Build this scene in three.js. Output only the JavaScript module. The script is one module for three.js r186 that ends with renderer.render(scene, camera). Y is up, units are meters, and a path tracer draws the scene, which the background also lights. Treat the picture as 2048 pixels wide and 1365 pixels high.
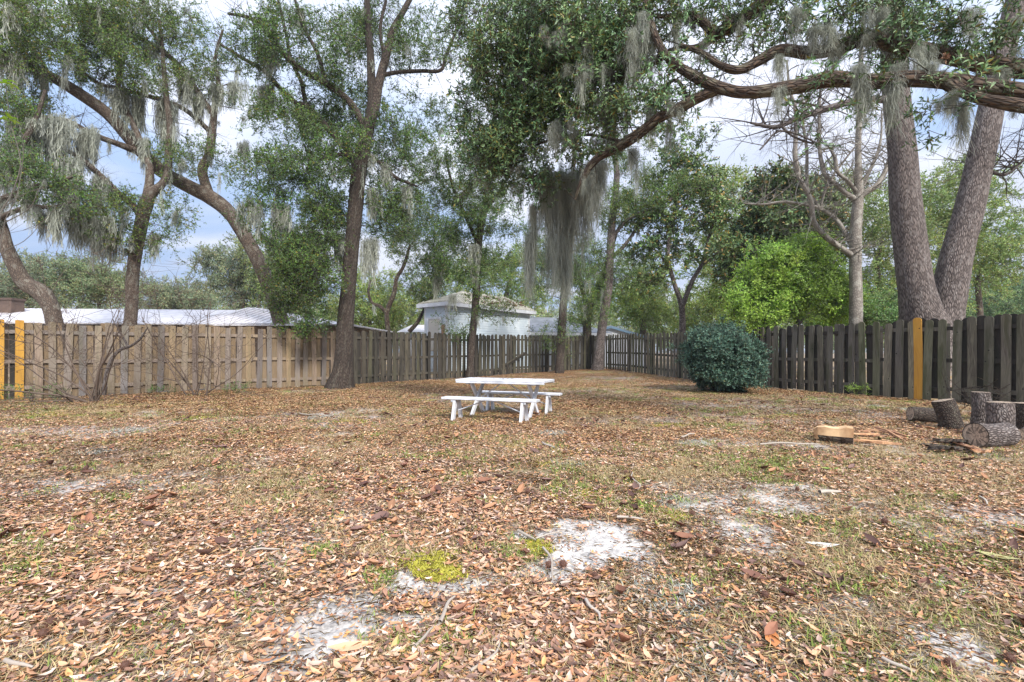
import * as THREE from 'three';
import { mergeVertices } from 'three/addons/utils/BufferGeometryUtils.js';

// ------------------------------------------------------------------ camera, sky, sun, exposure
const scene = new THREE.Scene();
const EYE = 1.15, F = 960, CX = 1024, CY = 704;             // eye height in metres; the lens in pixels of a 2048 x 1365 frame
const camera = new THREE.PerspectiveCamera(2 * Math.atan(682.5 / F) * 180 / Math.PI, 2048 / 1365, 0.05, 900);
camera.position.set(0, EYE, 0);
camera.lookAt(0, EYE, -10);
camera.setViewOffset(2048, 1365, 0, -21.5, 2048, 1365);     // the shift that keeps verticals upright
camera.updateProjectionMatrix();
const SUN_DIR = new THREE.Vector3(0.42, 0.85, 0.72).normalize();
const renderer = new THREE.WebGLRenderer({ antialias: true });
renderer.toneMapping = THREE.LinearToneMapping;
renderer.toneMappingExposure = 1.92;
renderer.shadowMap.enabled = true;

// ------------------------------------------------------------------ noise and random numbers
function rng(seed) {
  let a = (seed * 2654435761) >>> 0;
  const f = () => { a = (a + 0x6D2B79F5) | 0; let t = Math.imul(a ^ (a >>> 15), 1 | a); t = (t + Math.imul(t ^ (t >>> 7), 61 | t)) ^ t; return ((t ^ (t >>> 14)) >>> 0) / 4294967296; };
  f.r = (lo, hi) => lo + (hi - lo) * f();
  f.g = () => (f() + f() + f() + f() - 2) * 0.9;
  f.pick = (a) => a[Math.floor(f() * a.length)];
  return f;
}
const hash3 = (x, y, z) => { let h = Math.imul(x, 374761393) ^ Math.imul(y, 668265263) ^ Math.imul(z, 2147483647 - 19); h = Math.imul(h ^ (h >>> 13), 1274126177); h ^= h >>> 16; return (h >>> 0) / 4294967296; };
const sm = (t) => t * t * (3 - 2 * t);
function vnoise(x, y, seed = 0, px = 0, py = 0) {            // value noise, tiling with period px, py when given
  let xi = Math.floor(x), yi = Math.floor(y);
  const fx = sm(x - xi), fy = sm(y - yi);
  const w = (v, p) => p ? ((v % p) + p) % p : v;
  const x0 = w(xi, px), x1 = w(xi + 1, px), y0 = w(yi, py), y1 = w(yi + 1, py);
  const a = hash3(x0, y0, seed), b = hash3(x1, y0, seed), c = hash3(x0, y1, seed), d = hash3(x1, y1, seed);
  return (a + (b - a) * fx) * (1 - fy) + (c + (d - c) * fx) * fy;
}
function fbm(x, y, seed = 0, oct = 4, px = 0, py = 0) {
  let s = 0, a = 0.5, t = 0;
  for (let o = 0; o < oct; o++) { s += a * vnoise(x, y, seed + o * 17, px, py); t += a; x *= 2; y *= 2; px *= 2; py *= 2; a *= 0.5; }
  return s / t;
}
const clamp = (v, a = 0, b = 1) => Math.min(b, Math.max(a, v));
const sstep = (a, b, v) => sm(clamp((v - a) / (b - a)));
const mix = (a, b, t) => a + (b - a) * t;
const rgb = (r, g, b) => new THREE.Color().setRGB(r / 255, g / 255, b / 255, THREE.SRGBColorSpace);
const V = (x, y, z) => new THREE.Vector3(x, y, z);

// ------------------------------------------------------------------ the sky: bright broken overcast
{
  const w = 2048, h = 1024, data = new Float32Array(w * h * 4);
  for (let j = 0; j < h; j++) {
    const el = ((j + 0.5) / h - 0.5) * Math.PI, sy = Math.sin(el), cy = Math.cos(el);
    for (let i = 0; i < w; i++) {
      const az = ((i + 0.5) / w - 0.5) * Math.PI * 2;
      const dx = cy * Math.cos(az), dz = cy * Math.sin(az), up = Math.max(sy, 0);
      const k = 1 / (up + 0.16);
      const u = dx * k * 1.15, v = dz * k * 1.15;
      const wx = fbm(u * 0.9 + 11, v * 0.9 + 5, 3, 3) * 1.6, wy = fbm(u * 0.9 + 31, v * 0.9 + 9, 7, 3) * 1.6;
      let c = fbm(u * 0.7 + wx, v * 1.5 + wy, 21, 6);
      let c2 = fbm(u * 2.3 + wx * 2, v * 3.4 + wy, 45, 5);
      const cover = sstep(0.38, 0.62, c * 0.7 + c2 * 0.3);
      const grey = sstep(0.4, 0.75, fbm(u * 1.3 + wy, v * 1.9 + 40, 77, 5));
      const lum = 0.55 + 0.68 * up;
      const dot = Math.max(0, dx * SUN_DIR.x + sy * SUN_DIR.y + dz * SUN_DIR.z);
      const glow = 0.45 * Math.pow(dot, 4);
      const blue = [0.36, 0.49, 0.74], white = [mix(0.72, 0.53, grey), mix(0.75, 0.59, grey), mix(0.86, 0.74, grey)];
      const o = (j * w + i) * 4, hz = Math.exp(-up * 7) * 0.35;
      for (let q = 0; q < 3; q++) {
        let s = mix(blue[q], white[q], cover * 0.92);
        s = mix(s, [0.62, 0.68, 0.78][q], hz) * lum + glow * [1, 0.98, 0.94][q];
        if (sy < 0) s = mix(s, [0.16, 0.14, 0.11][q], sstep(0, 0.08, -sy));
        data[o + q] = s;
      }
      data[o + 3] = 1;
    }
  }
  const t = new THREE.DataTexture(data, w, h, THREE.RGBAFormat, THREE.FloatType);
  t.mapping = THREE.EquirectangularReflectionMapping;
  t.magFilter = t.minFilter = THREE.LinearFilter; t.needsUpdate = true;
  scene.background = t; scene.environment = t;
}
scene.fog = new THREE.FogExp2(new THREE.Color(0.78, 0.86, 1), 0.0005);
const sun = new THREE.DirectionalLight(new THREE.Color(1, 0.965, 0.9), 2.7);
sun.position.copy(SUN_DIR).multiplyScalar(80); sun.target.position.set(0, 0, -14);
sun.castShadow = true; sun.shadow.radius = 20; sun.shadow.mapSize.set(4096, 4096);
Object.assign(sun.shadow.camera, { left: -45, right: 45, top: 45, bottom: -45, near: 1, far: 220 });
scene.add(sun, sun.target);

// ------------------------------------------------------------------ naming, tagging, geometry collectors
const used = new Map();
function numbered(name) { const n = used.get(name) || 0; used.set(name, n + 1); return n ? `${name}_${String(n).padStart(3, '0')}` : name; }
function tag(o, label, category, group, kind) {
  if (label) o.userData.label = label;
  if (category) o.userData.category = category;
  if (group) o.userData.group = group;
  if (kind) o.userData.kind = kind;
  return o;
}
function thing(name, label, category, p = V(0, 0, 0), turn = 0, group) {
  const o = new THREE.Group(); o.name = numbered(name); o.position.copy(p); o.rotation.y = turn; scene.add(o);
  return tag(o, label, category, group);
}
function part(name, geo, mat, parent, kind) {
  const m = new THREE.Mesh(geo, mat); m.name = parent ? name : numbered(name);
  (parent || scene).add(m); if (kind) m.userData.kind = kind;
  return m;
}
class Acc {                                                    // collects triangles of one mesh
  constructor() { this.p = []; this.n = []; this.t = []; this.c = []; this.i = []; this.o = V(0, 0, 0); }
  v(x, y, z, nx, ny, nz, u, v, col) { const o = this.o; this.p.push(x - o.x, y - o.y, z - o.z); this.n.push(nx, ny, nz); this.t.push(u, v); if (col) this.c.push(col.r, col.g, col.b); return this.p.length / 3 - 1; }
  tri(a, b, c) { this.i.push(a, b, c); }
  poly(pts, uvs, col) {                                        // flat convex polygon, counter-clockwise
    const n = V(0, 0, 0).crossVectors(pts[1].clone().sub(pts[0]), pts[2].clone().sub(pts[0])).normalize();
    const ux = Math.abs(n.y) > 0.95 ? V(1, 0, 0) : V(n.z, 0, -n.x).normalize(), vx = n.clone().cross(ux);
    const k = pts.map((q, j) => uvs ? this.v(q.x, q.y, q.z, n.x, n.y, n.z, uvs[j][0], uvs[j][1], col) : this.v(q.x, q.y, q.z, n.x, n.y, n.z, q.dot(ux), q.dot(vx), col));
    for (let j = 1; j < k.length - 1; j++) this.tri(k[0], k[j], k[j + 1]);
  }
  prism(pts, off, col) {                                       // polygon swept along a vector
    const top = pts.map((q) => q.clone().add(off)), n = V(0, 0, 0).crossVectors(pts[1].clone().sub(pts[0]), pts[2].clone().sub(pts[0]));
    const out = n.dot(off) > 0;
    this.poly(out ? top : top.slice().reverse(), null, col); this.poly(out ? pts.slice().reverse() : pts, null, col);
    for (let j = 0; j < pts.length; j++) {
      const a = pts[j], b = pts[(j + 1) % pts.length], c = top[(j + 1) % pts.length], d = top[j];
      this.poly(out ? [a, b, c, d] : [d, c, b, a], null, col);
    }
  }
  box(x0, y0, z0, x1, y1, z1, col) { this.prism([V(x0, y0, z1), V(x1, y0, z1), V(x1, y0, z0), V(x0, y0, z0)], V(0, y1 - y0, 0), col); }
  beam(a, b, w, t, up = V(0, 1, 0), col) {                     // bar from a to b, w wide and t thick
    const d = b.clone().sub(a), s = d.clone().cross(up).normalize(), q = s.clone().cross(d).normalize();
    s.multiplyScalar(w / 2); q.multiplyScalar(t / 2);
    const c = (k, l) => a.clone().addScaledVector(s, k).addScaledVector(q, l);
    this.prism([c(-1, -1), c(1, -1), c(1, 1), c(-1, 1)], d, col);
  }
  tube(pts, rad, sides = 6, o = {}) {                          // round limb along points; radii interpolate
    const { steps = 3, wob = 0, seed = 0, cap = false, col, colEnd, uvk = 1 } = o;
    const n = pts.length, P = [], R = [];
    if (steps <= 1) { for (let i = 0; i < n; i++) { P.push(pts[i]); R.push(rad[i]); } }
    else {
      const cv = new THREE.CatmullRomCurve3(pts, false, 'centripetal');
      for (let i = 0; i < n - 1; i++) for (let s = 0; s < steps; s++) { const f = s / steps; P.push(cv.getPoint((i + f) / (n - 1))); R.push(mix(rad[i], rad[i + 1], f)); }
      P.push(pts[n - 1].clone()); R.push(rad[n - 1]);
    }
    const m = P.length, T = V(0, 0, 0), N = V(0, 0, 0), B = V(0, 0, 0);
    T.subVectors(P[1], P[0]).normalize();
    N.set(0.13, 0.2, 1).cross(T); if (N.lengthSq() < 0.01) N.set(1, 0, 0); N.normalize();
    const k = Math.max(1, Math.round(2 * Math.PI * rad[0] / uvk)); let len = hash3(seed, 5, 9) * 3, prev = -1, first = 0;
    for (let i = 0; i < m; i++) {
      if (i) len += P[i].distanceTo(P[i - 1]);
      T.subVectors(P[Math.min(m - 1, i + 1)], P[Math.max(0, i - 1)]).normalize();
      N.addScaledVector(T, -N.dot(T)).normalize(); B.crossVectors(T, N);
      const c = col && colEnd ? col.clone().lerp(colEnd, i / (m - 1)) : col, row = this.p.length / 3;
      if (!i) first = row;
      for (let s = 0; s <= sides; s++) {
        const a = s / sides * Math.PI * 2, ca = Math.cos(a), sa = Math.sin(a);
        let r = R[i];
        if (wob) r *= 1 + wob * (fbm(2 + Math.cos(a) * 1.3 + seed * 3.1, Math.sin(a) * 1.3 + len * 1.1 / Math.max(0.25, rad[0] * 2.5), seed, 3) - 0.5) * 2;
        const nx = N.x * ca + B.x * sa, ny = N.y * ca + B.y * sa, nz = N.z * ca + B.z * sa;
        this.v(P[i].x + nx * r, P[i].y + ny * r, P[i].z + nz * r, nx, ny, nz, s / sides * k, len / (uvk * 2), c);
      }
      if (prev >= 0) for (let s = 0; s < sides; s++) { const a = prev + s, b = row + s; this.i.push(a, a + 1, b, a + 1, b + 1, b); }
      prev = row;
    }
    return P;
  }
  build() {
    const g = new THREE.BufferGeometry();
    g.setAttribute('position', new THREE.Float32BufferAttribute(this.p, 3));
    g.setAttribute('normal', new THREE.Float32BufferAttribute(this.n, 3));
    g.setAttribute('uv', new THREE.Float32BufferAttribute(this.t, 2));
    if (this.c.length) g.setAttribute('color', new THREE.Float32BufferAttribute(this.c, 3));
    g.setIndex(this.i);
    return g;
  }
}
function copies(name, geo, mat, list, parent, kind = 'stuff') {  // list of [Matrix4, Color]
  const m = new THREE.InstancedMesh(geo, mat, list.length); m.name = parent ? name : numbered(name);
  list.forEach(([q, c], i) => { m.setMatrixAt(i, q); m.setColorAt(i, c); });
  if (kind) m.userData.kind = kind;
  (parent || scene).add(m);
  return m;
}
const M4 = (p, q, s) => new THREE.Matrix4().compose(p, q, typeof s === 'number' ? V(s, s, s) : s);
const Qe = (x, y, z, o = 'YXZ') => new THREE.Quaternion().setFromEuler(new THREE.Euler(x, y, z, o));
const at = (px, py, d) => V((px - CX) / F * d, EYE + (CY - py) / F * d, -d);   // a point d metres ahead, met along a line of sight
const spot = (px, py) => { const d = EYE * F / (py - CY); return V((px - CX) / F * d, 0, -d); };

// ------------------------------------------------------------------ textures
function tex(w, h, fn, srgb, rx = 1, ry = 1) {
  const data = new Uint8Array(w * h * 4), o = [0, 0, 0];
  for (let j = 0; j < h; j++) for (let i = 0; i < w; i++) {
    fn(i / w, j / h, o); const k = (j * w + i) * 4;
    for (let q = 0; q < 3; q++) data[k + q] = clamp(o[q]) * 255;
    data[k + 3] = 255;
  }
  const t = new THREE.DataTexture(data, w, h); t.wrapS = t.wrapT = THREE.RepeatWrapping; t.magFilter = THREE.LinearFilter; t.minFilter = THREE.LinearMipmapLinearFilter; t.generateMipmaps = true;
  if (srgb) t.colorSpace = THREE.SRGBColorSpace; t.repeat.set(rx, ry); t.needsUpdate = true;
  return t;
}
// bark: cracked upright plates; height 0..1
function barkH(u, v, nx, ny, seed) {
  const wu = u * nx + (fbm(u * 4, v * 6, seed, 3, 4, 6) - 0.5) * 2.2, wv = v * ny + (fbm(u * 5, v * 4, seed + 9, 3, 5, 4) - 0.5) * 1.6;
  let d1 = 9, d2 = 9; const xi = Math.floor(wu), yi = Math.floor(wv);
  for (let a = -1; a < 2; a++) for (let b = -1; b < 2; b++) {
    const X = xi + a, Y = yi + b, mx = ((X % nx) + nx) % nx, my = ((Y % ny) + ny) % ny;
    const dx = X + hash3(mx, my, seed) - wu, dy = Y + hash3(mx, my, seed + 1) - wv, d = Math.sqrt(dx * dx + dy * dy);
    if (d < d1) { d2 = d1; d1 = d; } else if (d < d2) d2 = d;
  }
  return clamp((d2 - d1) * 1.7) * 0.75 + 0.25 * fbm(u * 24, v * 24, seed + 4, 3, 24, 24);
}
function barkMat(seed, nx, ny, low, high, lichen, amount, bump = 0.018) {
  const W = 512, H = 1024, hh = new Float32Array(W * H);
  for (let j = 0; j < H; j++) for (let i = 0; i < W; i++) hh[j * W + i] = barkH(i / W, j / H, nx, ny, seed);
  const g = (u, v) => hh[(Math.floor(v * H) % H) * W + Math.floor(u * W) % W];
  const map = tex(W, H, (u, v, o) => {
    const h = g(u, v), tone = fbm(u * 3, v * 4, seed + 31, 4, 3, 4), l = sstep(0.62 - amount * 0.3, 0.72, fbm(u * 9, v * 12, seed + 51, 4, 9, 12)) * amount;
    for (let q = 0; q < 3; q++) o[q] = mix(mix(low[q], high[q], clamp(h * 0.9 + (tone - 0.5) * 0.25)), lichen[q], l) / 255;
  }, true);
  const bm = tex(W, H, (u, v, o) => { o[0] = o[1] = o[2] = g(u, v); });
  return new THREE.MeshStandardMaterial({ map, bumpMap: bm, bumpScale: bump, roughness: 0.95 });
}
const barkOak = barkMat(3, 18, 22, [66, 56, 49], [126, 110, 97], [156, 156, 144], 0.45);
const barkDark = barkMat(5, 16, 18, [38, 31, 27], [102, 88, 77], [132, 132, 116], 0.3);
const barkLimb = barkMat(7, 13, 15, [40, 31, 25], [108, 88, 72], [136, 138, 116], 0.45, 0.03);
const barkGrey = barkMat(11, 18, 14, [58, 50, 47], [154, 141, 134], [196, 194, 190], 0.22, 0.02);
const barkPale = barkMat(13, 22, 24, [112, 104, 97], [164, 156, 145], [192, 190, 179], 0.5, 0.006);
function woodTex(seed, a, b, c, stain) {
  const map = tex(256, 1024, (u, v, o) => {
    let wv = v * 8, wu = u * 40 + (fbm(u * 3, v * 5, seed, 3, 3, 5) - 0.5) * 9;
    for (let k = 0; k < 5; k++) { const kx = hash3(k, seed, 1), ky = hash3(k, seed, 2), dx = Math.abs(u - kx), dy = (v - ky) * 5; const r = Math.hypot(Math.min(dx, 1 - dx) * 3, dy); wu += 5 * Math.exp(-r * r * 26); }
    const grain = fbm(wu, wv, seed + 3, 4, 40, 8), fine = fbm(u * 120, v * 14, seed + 7, 2, 120, 14), tone = fbm(u * 2, v * 3, seed + 13, 3, 2, 3);
    const s = sstep(0.5, 0.75, fbm(u * 5, v * 4, seed + 19, 4, 5, 4)) * stain[3];
    for (let q = 0; q < 3; q++) o[q] = mix(mix(mix(b[q], a[q], clamp(grain * 1.1 + (fine - 0.5) * 0.5)), c[q], clamp((tone - 0.35) * 1.4)), stain[q], s) / 255;
    for (let k = 0; k < 5; k++) { const kx = hash3(k, seed, 1), ky = hash3(k, seed, 2); const r = Math.hypot((u - kx) * 0.5, (v - ky) * 2); if (r < 0.014) for (let q = 0; q < 3; q++) o[q] *= 0.45; }
  }, true, 2, 0.5);
  const bump = tex(256, 512, (u, v, o) => { o[0] = o[1] = o[2] = fbm(u * 60, v * 6, seed + 3, 4, 60, 6); }, false, 2, 0.5);
  return new THREE.MeshStandardMaterial({ map, bumpMap: bump, bumpScale: 0.003, roughness: 0.9 });
}
const woodTan = [0, 1, 2].map((k) => woodTex(101 + k, [[150, 134, 120], [138, 129, 122], [156, 138, 116]][k], [100, 86, 74], [[152, 139, 127], [132, 126, 122], [160, 140, 114]][k], [116, 108, 84, 0.4]));
const tinted = (m, list) => m.flatMap((q) => list.map(([r, g, b]) => { const c = q.clone(); c.color.setRGB(r, g, b); return c; }));
const woodTanBack = woodTex(107, [142, 122, 96], [106, 88, 68], [136, 118, 94], [110, 100, 84, 0.4]);
const woodDark = [0, 1, 2].map((k) => woodTex(111 + k, [[88, 82, 72], [96, 90, 76], [72, 66, 58]][k], [50, 44, 38], [78, 74, 62], [44, 40, 34, 0.8]));
const woodGrey = [0, 1, 2].map((k) => woodTex(121 + k, [[126, 122, 112], [134, 128, 110], [112, 107, 102]][k], [70, 63, 56], [104, 102, 84], [66, 66, 48, 0.7]));
const woodBlack = woodTex(131, [62, 56, 50], [36, 32, 28], [52, 48, 40], [40, 42, 30, 0.6]);
const woodYellow = woodTex(141, [190, 142, 56], [160, 112, 40], [196, 150, 66], [170, 128, 58, 0.4]);
const endGrain = (() => {
  const map = tex(256, 256, (u, v, o) => { const r = Math.hypot(u - 0.5, v - 0.5) * 2, a = Math.atan2(v - 0.5, u - 0.5); const ring = fbm(r * 22 + fbm(u * 6, v * 6, 4, 3) * 2, a * 0.6 + 9, 8, 3), f = fbm(u * 40, v * 40, 5, 3), cr = sstep(0.62, 0.7, vnoise(a * 6 + 30, r * 2, 77)) * 0.35; const e = r > 0.9 ? 0.55 : 1; const c = [188, 166, 144]; for (let q = 0; q < 3; q++) o[q] = c[q] / 255 * (0.62 + 0.5 * ring) * (0.8 + 0.4 * f) * (1 - cr) * e; }, true);
  return new THREE.MeshStandardMaterial({ map, roughness: 0.9 });
})();
const plain = (r, g, b, rough = 0.9, extra = {}) => new THREE.MeshStandardMaterial({ color: rgb(r, g, b), roughness: rough, ...extra });
function mottled(seed, c1, c2, k, rough, extra = {}) {
  const map = tex(256, 256, (u, v, o) => { const a = fbm(u * 4, v * 4, seed, 5, 4, 4), b = fbm(u * 40, v * 40, seed + 5, 2, 40, 40); for (let q = 0; q < 3; q++) o[q] = mix(c1[q], c2[q], clamp((a - 0.5) * k + 0.5 + (b - 0.5) * 0.3)) / 255; }, true);
  return new THREE.MeshStandardMaterial({ map, roughness: rough, ...extra });
}
const whitePaint = mottled(201, [196, 198, 204], [222, 224, 228], 2, 0.5);
const whiteWood = mottled(203, [184, 186, 190], [222, 223, 228], 2.6, 0.5);
const sidingMat = mottled(205, [196, 208, 218], [222, 230, 236], 1.6, 0.7);
const metalRoof = mottled(207, [186, 182, 184], [214, 210, 212], 1.6, 0.45, { metalness: 0.1 });
const tanRoof = mottled(209, [150, 146, 134], [192, 188, 176], 3, 0.6);
const shingle = mottled(211, [112, 116, 124], [150, 154, 162], 1.4, 0.95);
const brickMat = mottled(213, [74, 60, 54], [100, 82, 72], 1.8, 0.95);
const debrisMat = mottled(215, [70, 52, 40], [112, 84, 62], 2, 1);
const leafMat = (tr = 0.35, rough = 0.62) => new THREE.MeshPhysicalMaterial({ vertexColors: true, roughness: rough, transmission: tr, thickness: 0, side: THREE.DoubleSide, ior: 1.4 });
const foliage = leafMat(0.4, 0.75), glossy = leafMat(0.2, 0.45), litter = new THREE.MeshStandardMaterial({ vertexColors: true, roughness: 0.75, side: THREE.DoubleSide });
const mossMat = new THREE.MeshPhysicalMaterial({ vertexColors: true, roughness: 1, side: THREE.DoubleSide, transmission: 0.3, thickness: 0 });

// ------------------------------------------------------------------ the ground
const P = (px, py, rx, ry, k) => { const c = spot(px, py), e = spot(px, py - ry), f2 = spot(px, py + ry); return { x: c.x, z: c.z, rx: rx / F * -c.z, rz: Math.max(0.05, (f2.z - e.z) / 2), k }; };
const sandSpots = [P(1170, 1100, 145, 54, 1.7), P(1110, 1130, 60, 30, 1.1), P(860, 1170, 95, 42, 2.6), P(705, 1252, 105, 66, 3.2), P(790, 1240, 95, 30, 2.2), P(980, 1168, 40, 20, 0.8), P(1700, 1010, 240, 28, 0.85), P(1900, 1035, 210, 32, 0.75), P(1480, 1060, 130, 40, 0.85), P(1560, 1105, 100, 30, 0.85), P(1830, 1290, 190, 66, 1.15), P(1700, 1225, 130, 46, 0.85), P(1930, 1250, 110, 40, 0.7),
  P(100, 975, 170, 24, 0.62), P(300, 960, 120, 14, 0.5), P(560, 1090, 80, 26, 0.55), P(40, 1310, 90, 40, 0.5), P(1340, 1170, 90, 40, 0.45), P(1620, 990, 90, 20, 0.5), P(640, 838, 50, 4, 0.6), P(1120, 870, 60, 5, 0.5), P(230, 860, 50, 5, 0.5)];
function sandAt(x, z) {
  let s = 0;
  const n = fbm(x * 2.2 + 40, z * 2.2 + 40, 61, 4) - 0.5, n2 = fbm(x * 9 + 10, z * 9 + 10, 63, 3) - 0.5;
  for (const q of sandSpots) { const r = Math.hypot((x - q.x) / q.rx, (z - q.z) / q.rz); if (r < 2) s = Math.max(s, q.k * (1 - sstep(0.55, 1.15, r + n * 2.1 + n2 * 1.5))); }
  const m = fbm(x * 0.75 + 130, z * 0.75 + 60, 67, 4);
  return Math.max(s, 0.6 * sstep(0.56, 0.7, m + n * 0.25 + n2 * 0.12) * sstep(13, 7, -z));
}
const gh = (x, z) => {
  const d = -z, c = Math.exp(-((x - 4.5) ** 2) / 18 - ((d - 26.5) ** 2) / 40) * 0.16;
  return c + (fbm(x * 0.35 + 20, z * 0.35 + 20, 91, 3) - 0.5) * 0.09 * sstep(1, 6, d);
};
{
  const xs = [], ds = [];
  for (let x = 0; x < 7; x += 0.055) xs.push(x);
  for (let x = 7, s = 0.08; x < 420; x += s, s *= 1.09) xs.push(x);
  const X = [...xs.slice(1).reverse().map((v) => -v), ...xs];
  for (let d = -60; d < 0.9; d += d < -3 ? 6 : 0.4) ds.push(d);
  for (let d = 0.9; d < 34; d += 0.016 + 0.011 * d) ds.push(d);
  for (let d = 34, s = 0.6; d < 640; d += s, s *= 1.12) ds.push(d);
  const nx = X.length, nd = ds.length, p = new Float32Array(nx * nd * 3), c = new Float32Array(nx * nd * 3), uv = new Float32Array(nx * nd * 2), idx = [];
  const soil = rgb(172, 150, 130), dark = rgb(134, 112, 96), straw = rgb(184, 152, 92), green = rgb(126, 128, 58), sand = rgb(226, 223, 221), grey = rgb(184, 174, 168), col = new THREE.Color();
  for (let j = 0; j < nd; j++) for (let i = 0; i < nx; i++) {
    const x = X[i], d = ds[j], z = -d, k = j * nx + i, near = d > 0 && d < 34 && Math.abs(x) < 30;
    let y = gh(x, z);
    if (near) y += (fbm(x * 5, z * 5, 95, 3) - 0.5) * 0.03;
    p.set([x, y, z], k * 3); uv.set([x / 1.6, z / 1.6], k * 2);
    const a = fbm(x * 0.5 + 7, z * 0.5 + 7, 71, 4), b = fbm(x * 1.7 + 3, z * 1.7, 73, 4), g = fbm(x * 0.8 + 50, z * 0.8 + 50, 79, 4);
    col.copy(soil).lerp(dark, sstep(0.42, 0.66, b)).lerp(straw, sstep(0.45, 0.7, a) * 0.7).lerp(green, sstep(0.52, 0.72, g) * 0.5).lerp(grey, sstep(0.5, 0.7, fbm(x * 0.7 + 90, z * 0.7, 83, 3)) * 0.4);
    if (near) { const s = sandAt(x, z); col.lerp(sand, clamp(s)); }
    c.set([col.r, col.g, col.b], k * 3);
    if (i < nx - 1 && j < nd - 1) idx.push(k, k + 1, k + nx, k + 1, k + nx + 1, k + nx);
  }
  const g = new THREE.BufferGeometry();
  g.setAttribute('position', new THREE.BufferAttribute(p, 3)); g.setAttribute('color', new THREE.BufferAttribute(c, 3)); g.setAttribute('uv', new THREE.BufferAttribute(uv, 2)); g.setIndex(idx); g.computeVertexNormals();
  const map = tex(1024, 1024, (u, v, o) => {
    const f = fbm(u * 90, v * 90, 11, 3, 90, 90), m = fbm(u * 22, v * 22, 15, 4, 22, 22), fl = vnoise(u * 160 + vnoise(u * 20, v * 20, 3, 20, 20) * 4, v * 70, 19, 160, 70), fk = vnoise(u * 60, v * 150 + vnoise(u * 18, v * 18, 4, 18, 18) * 4, 29, 60, 150);
    const s = 0.5 + 0.3 * (f - 0.5) * 2 + 0.3 * (m - 0.5) * 2 + (fl > 0.78 ? 0.16 : 0) + (fk > 0.8 ? 0.14 : 0) - (fl < 0.16 ? 0.16 : 0);
    const t = s * 0.55 + 0.52; o[0] = t; o[1] = t * 0.985; o[2] = t * 0.965;
  }, true);
  const bump = tex(512, 512, (u, v, o) => { o[0] = o[1] = o[2] = 0.6 * fbm(u * 60, v * 60, 11, 4, 60, 60) + 0.4 * fbm(u * 14, v * 14, 15, 3, 14, 14); });
  const m = part('ground', g, new THREE.MeshStandardMaterial({ map, bumpMap: bump, bumpScale: 0.012, vertexColors: true, roughness: 1 }));
  tag(m, 'leaf strewn sandy yard ground with thin dry grass', 'ground', null, 'structure');
}

// ------------------------------------------------------------------ fences: boards on both sides of three rails
function picketGeo(w, h, t, top, seed) {
  const R = rng(seed), g = new THREE.BoxGeometry(w, h, t, 4, 6, 1), p = g.attributes.position, u = g.attributes.uv, n = g.attributes.normal;
  const bx = R.r(-0.02, 0.02), bz = R.r(-0.012, 0.012), tw = R.r(-0.04, 0.04), ph = R.r(0, 6), ou = R(), ov = R() * 2, lean = R.r(-0.007, 0.007);
  for (let i = 0; i < p.count; i++) {
    let x = p.getX(i), y = p.getY(i) + h / 2, z = p.getZ(i); const f = y / h;
    u.setXY(i, (Math.abs(n.getX(i)) > 0.5 ? z : x) + ou, y + ov);
    if (f > 0.99) { const e = Math.abs(x) / (w / 2); y -= top === 'dog' ? (e > 0.9 ? 0.045 : e > 0.4 ? 0.006 : 0) : (e > 0.9 ? 0.004 : 0) + x * 0.03; }
    const s = Math.sin(f * 3.1 + ph * 0.2);
    p.setXYZ(i, x + bx * s + lean * y, y, z + bz * s + tw * x * f);
  }
  g.computeVertexNormals();
  return g;
}
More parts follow.
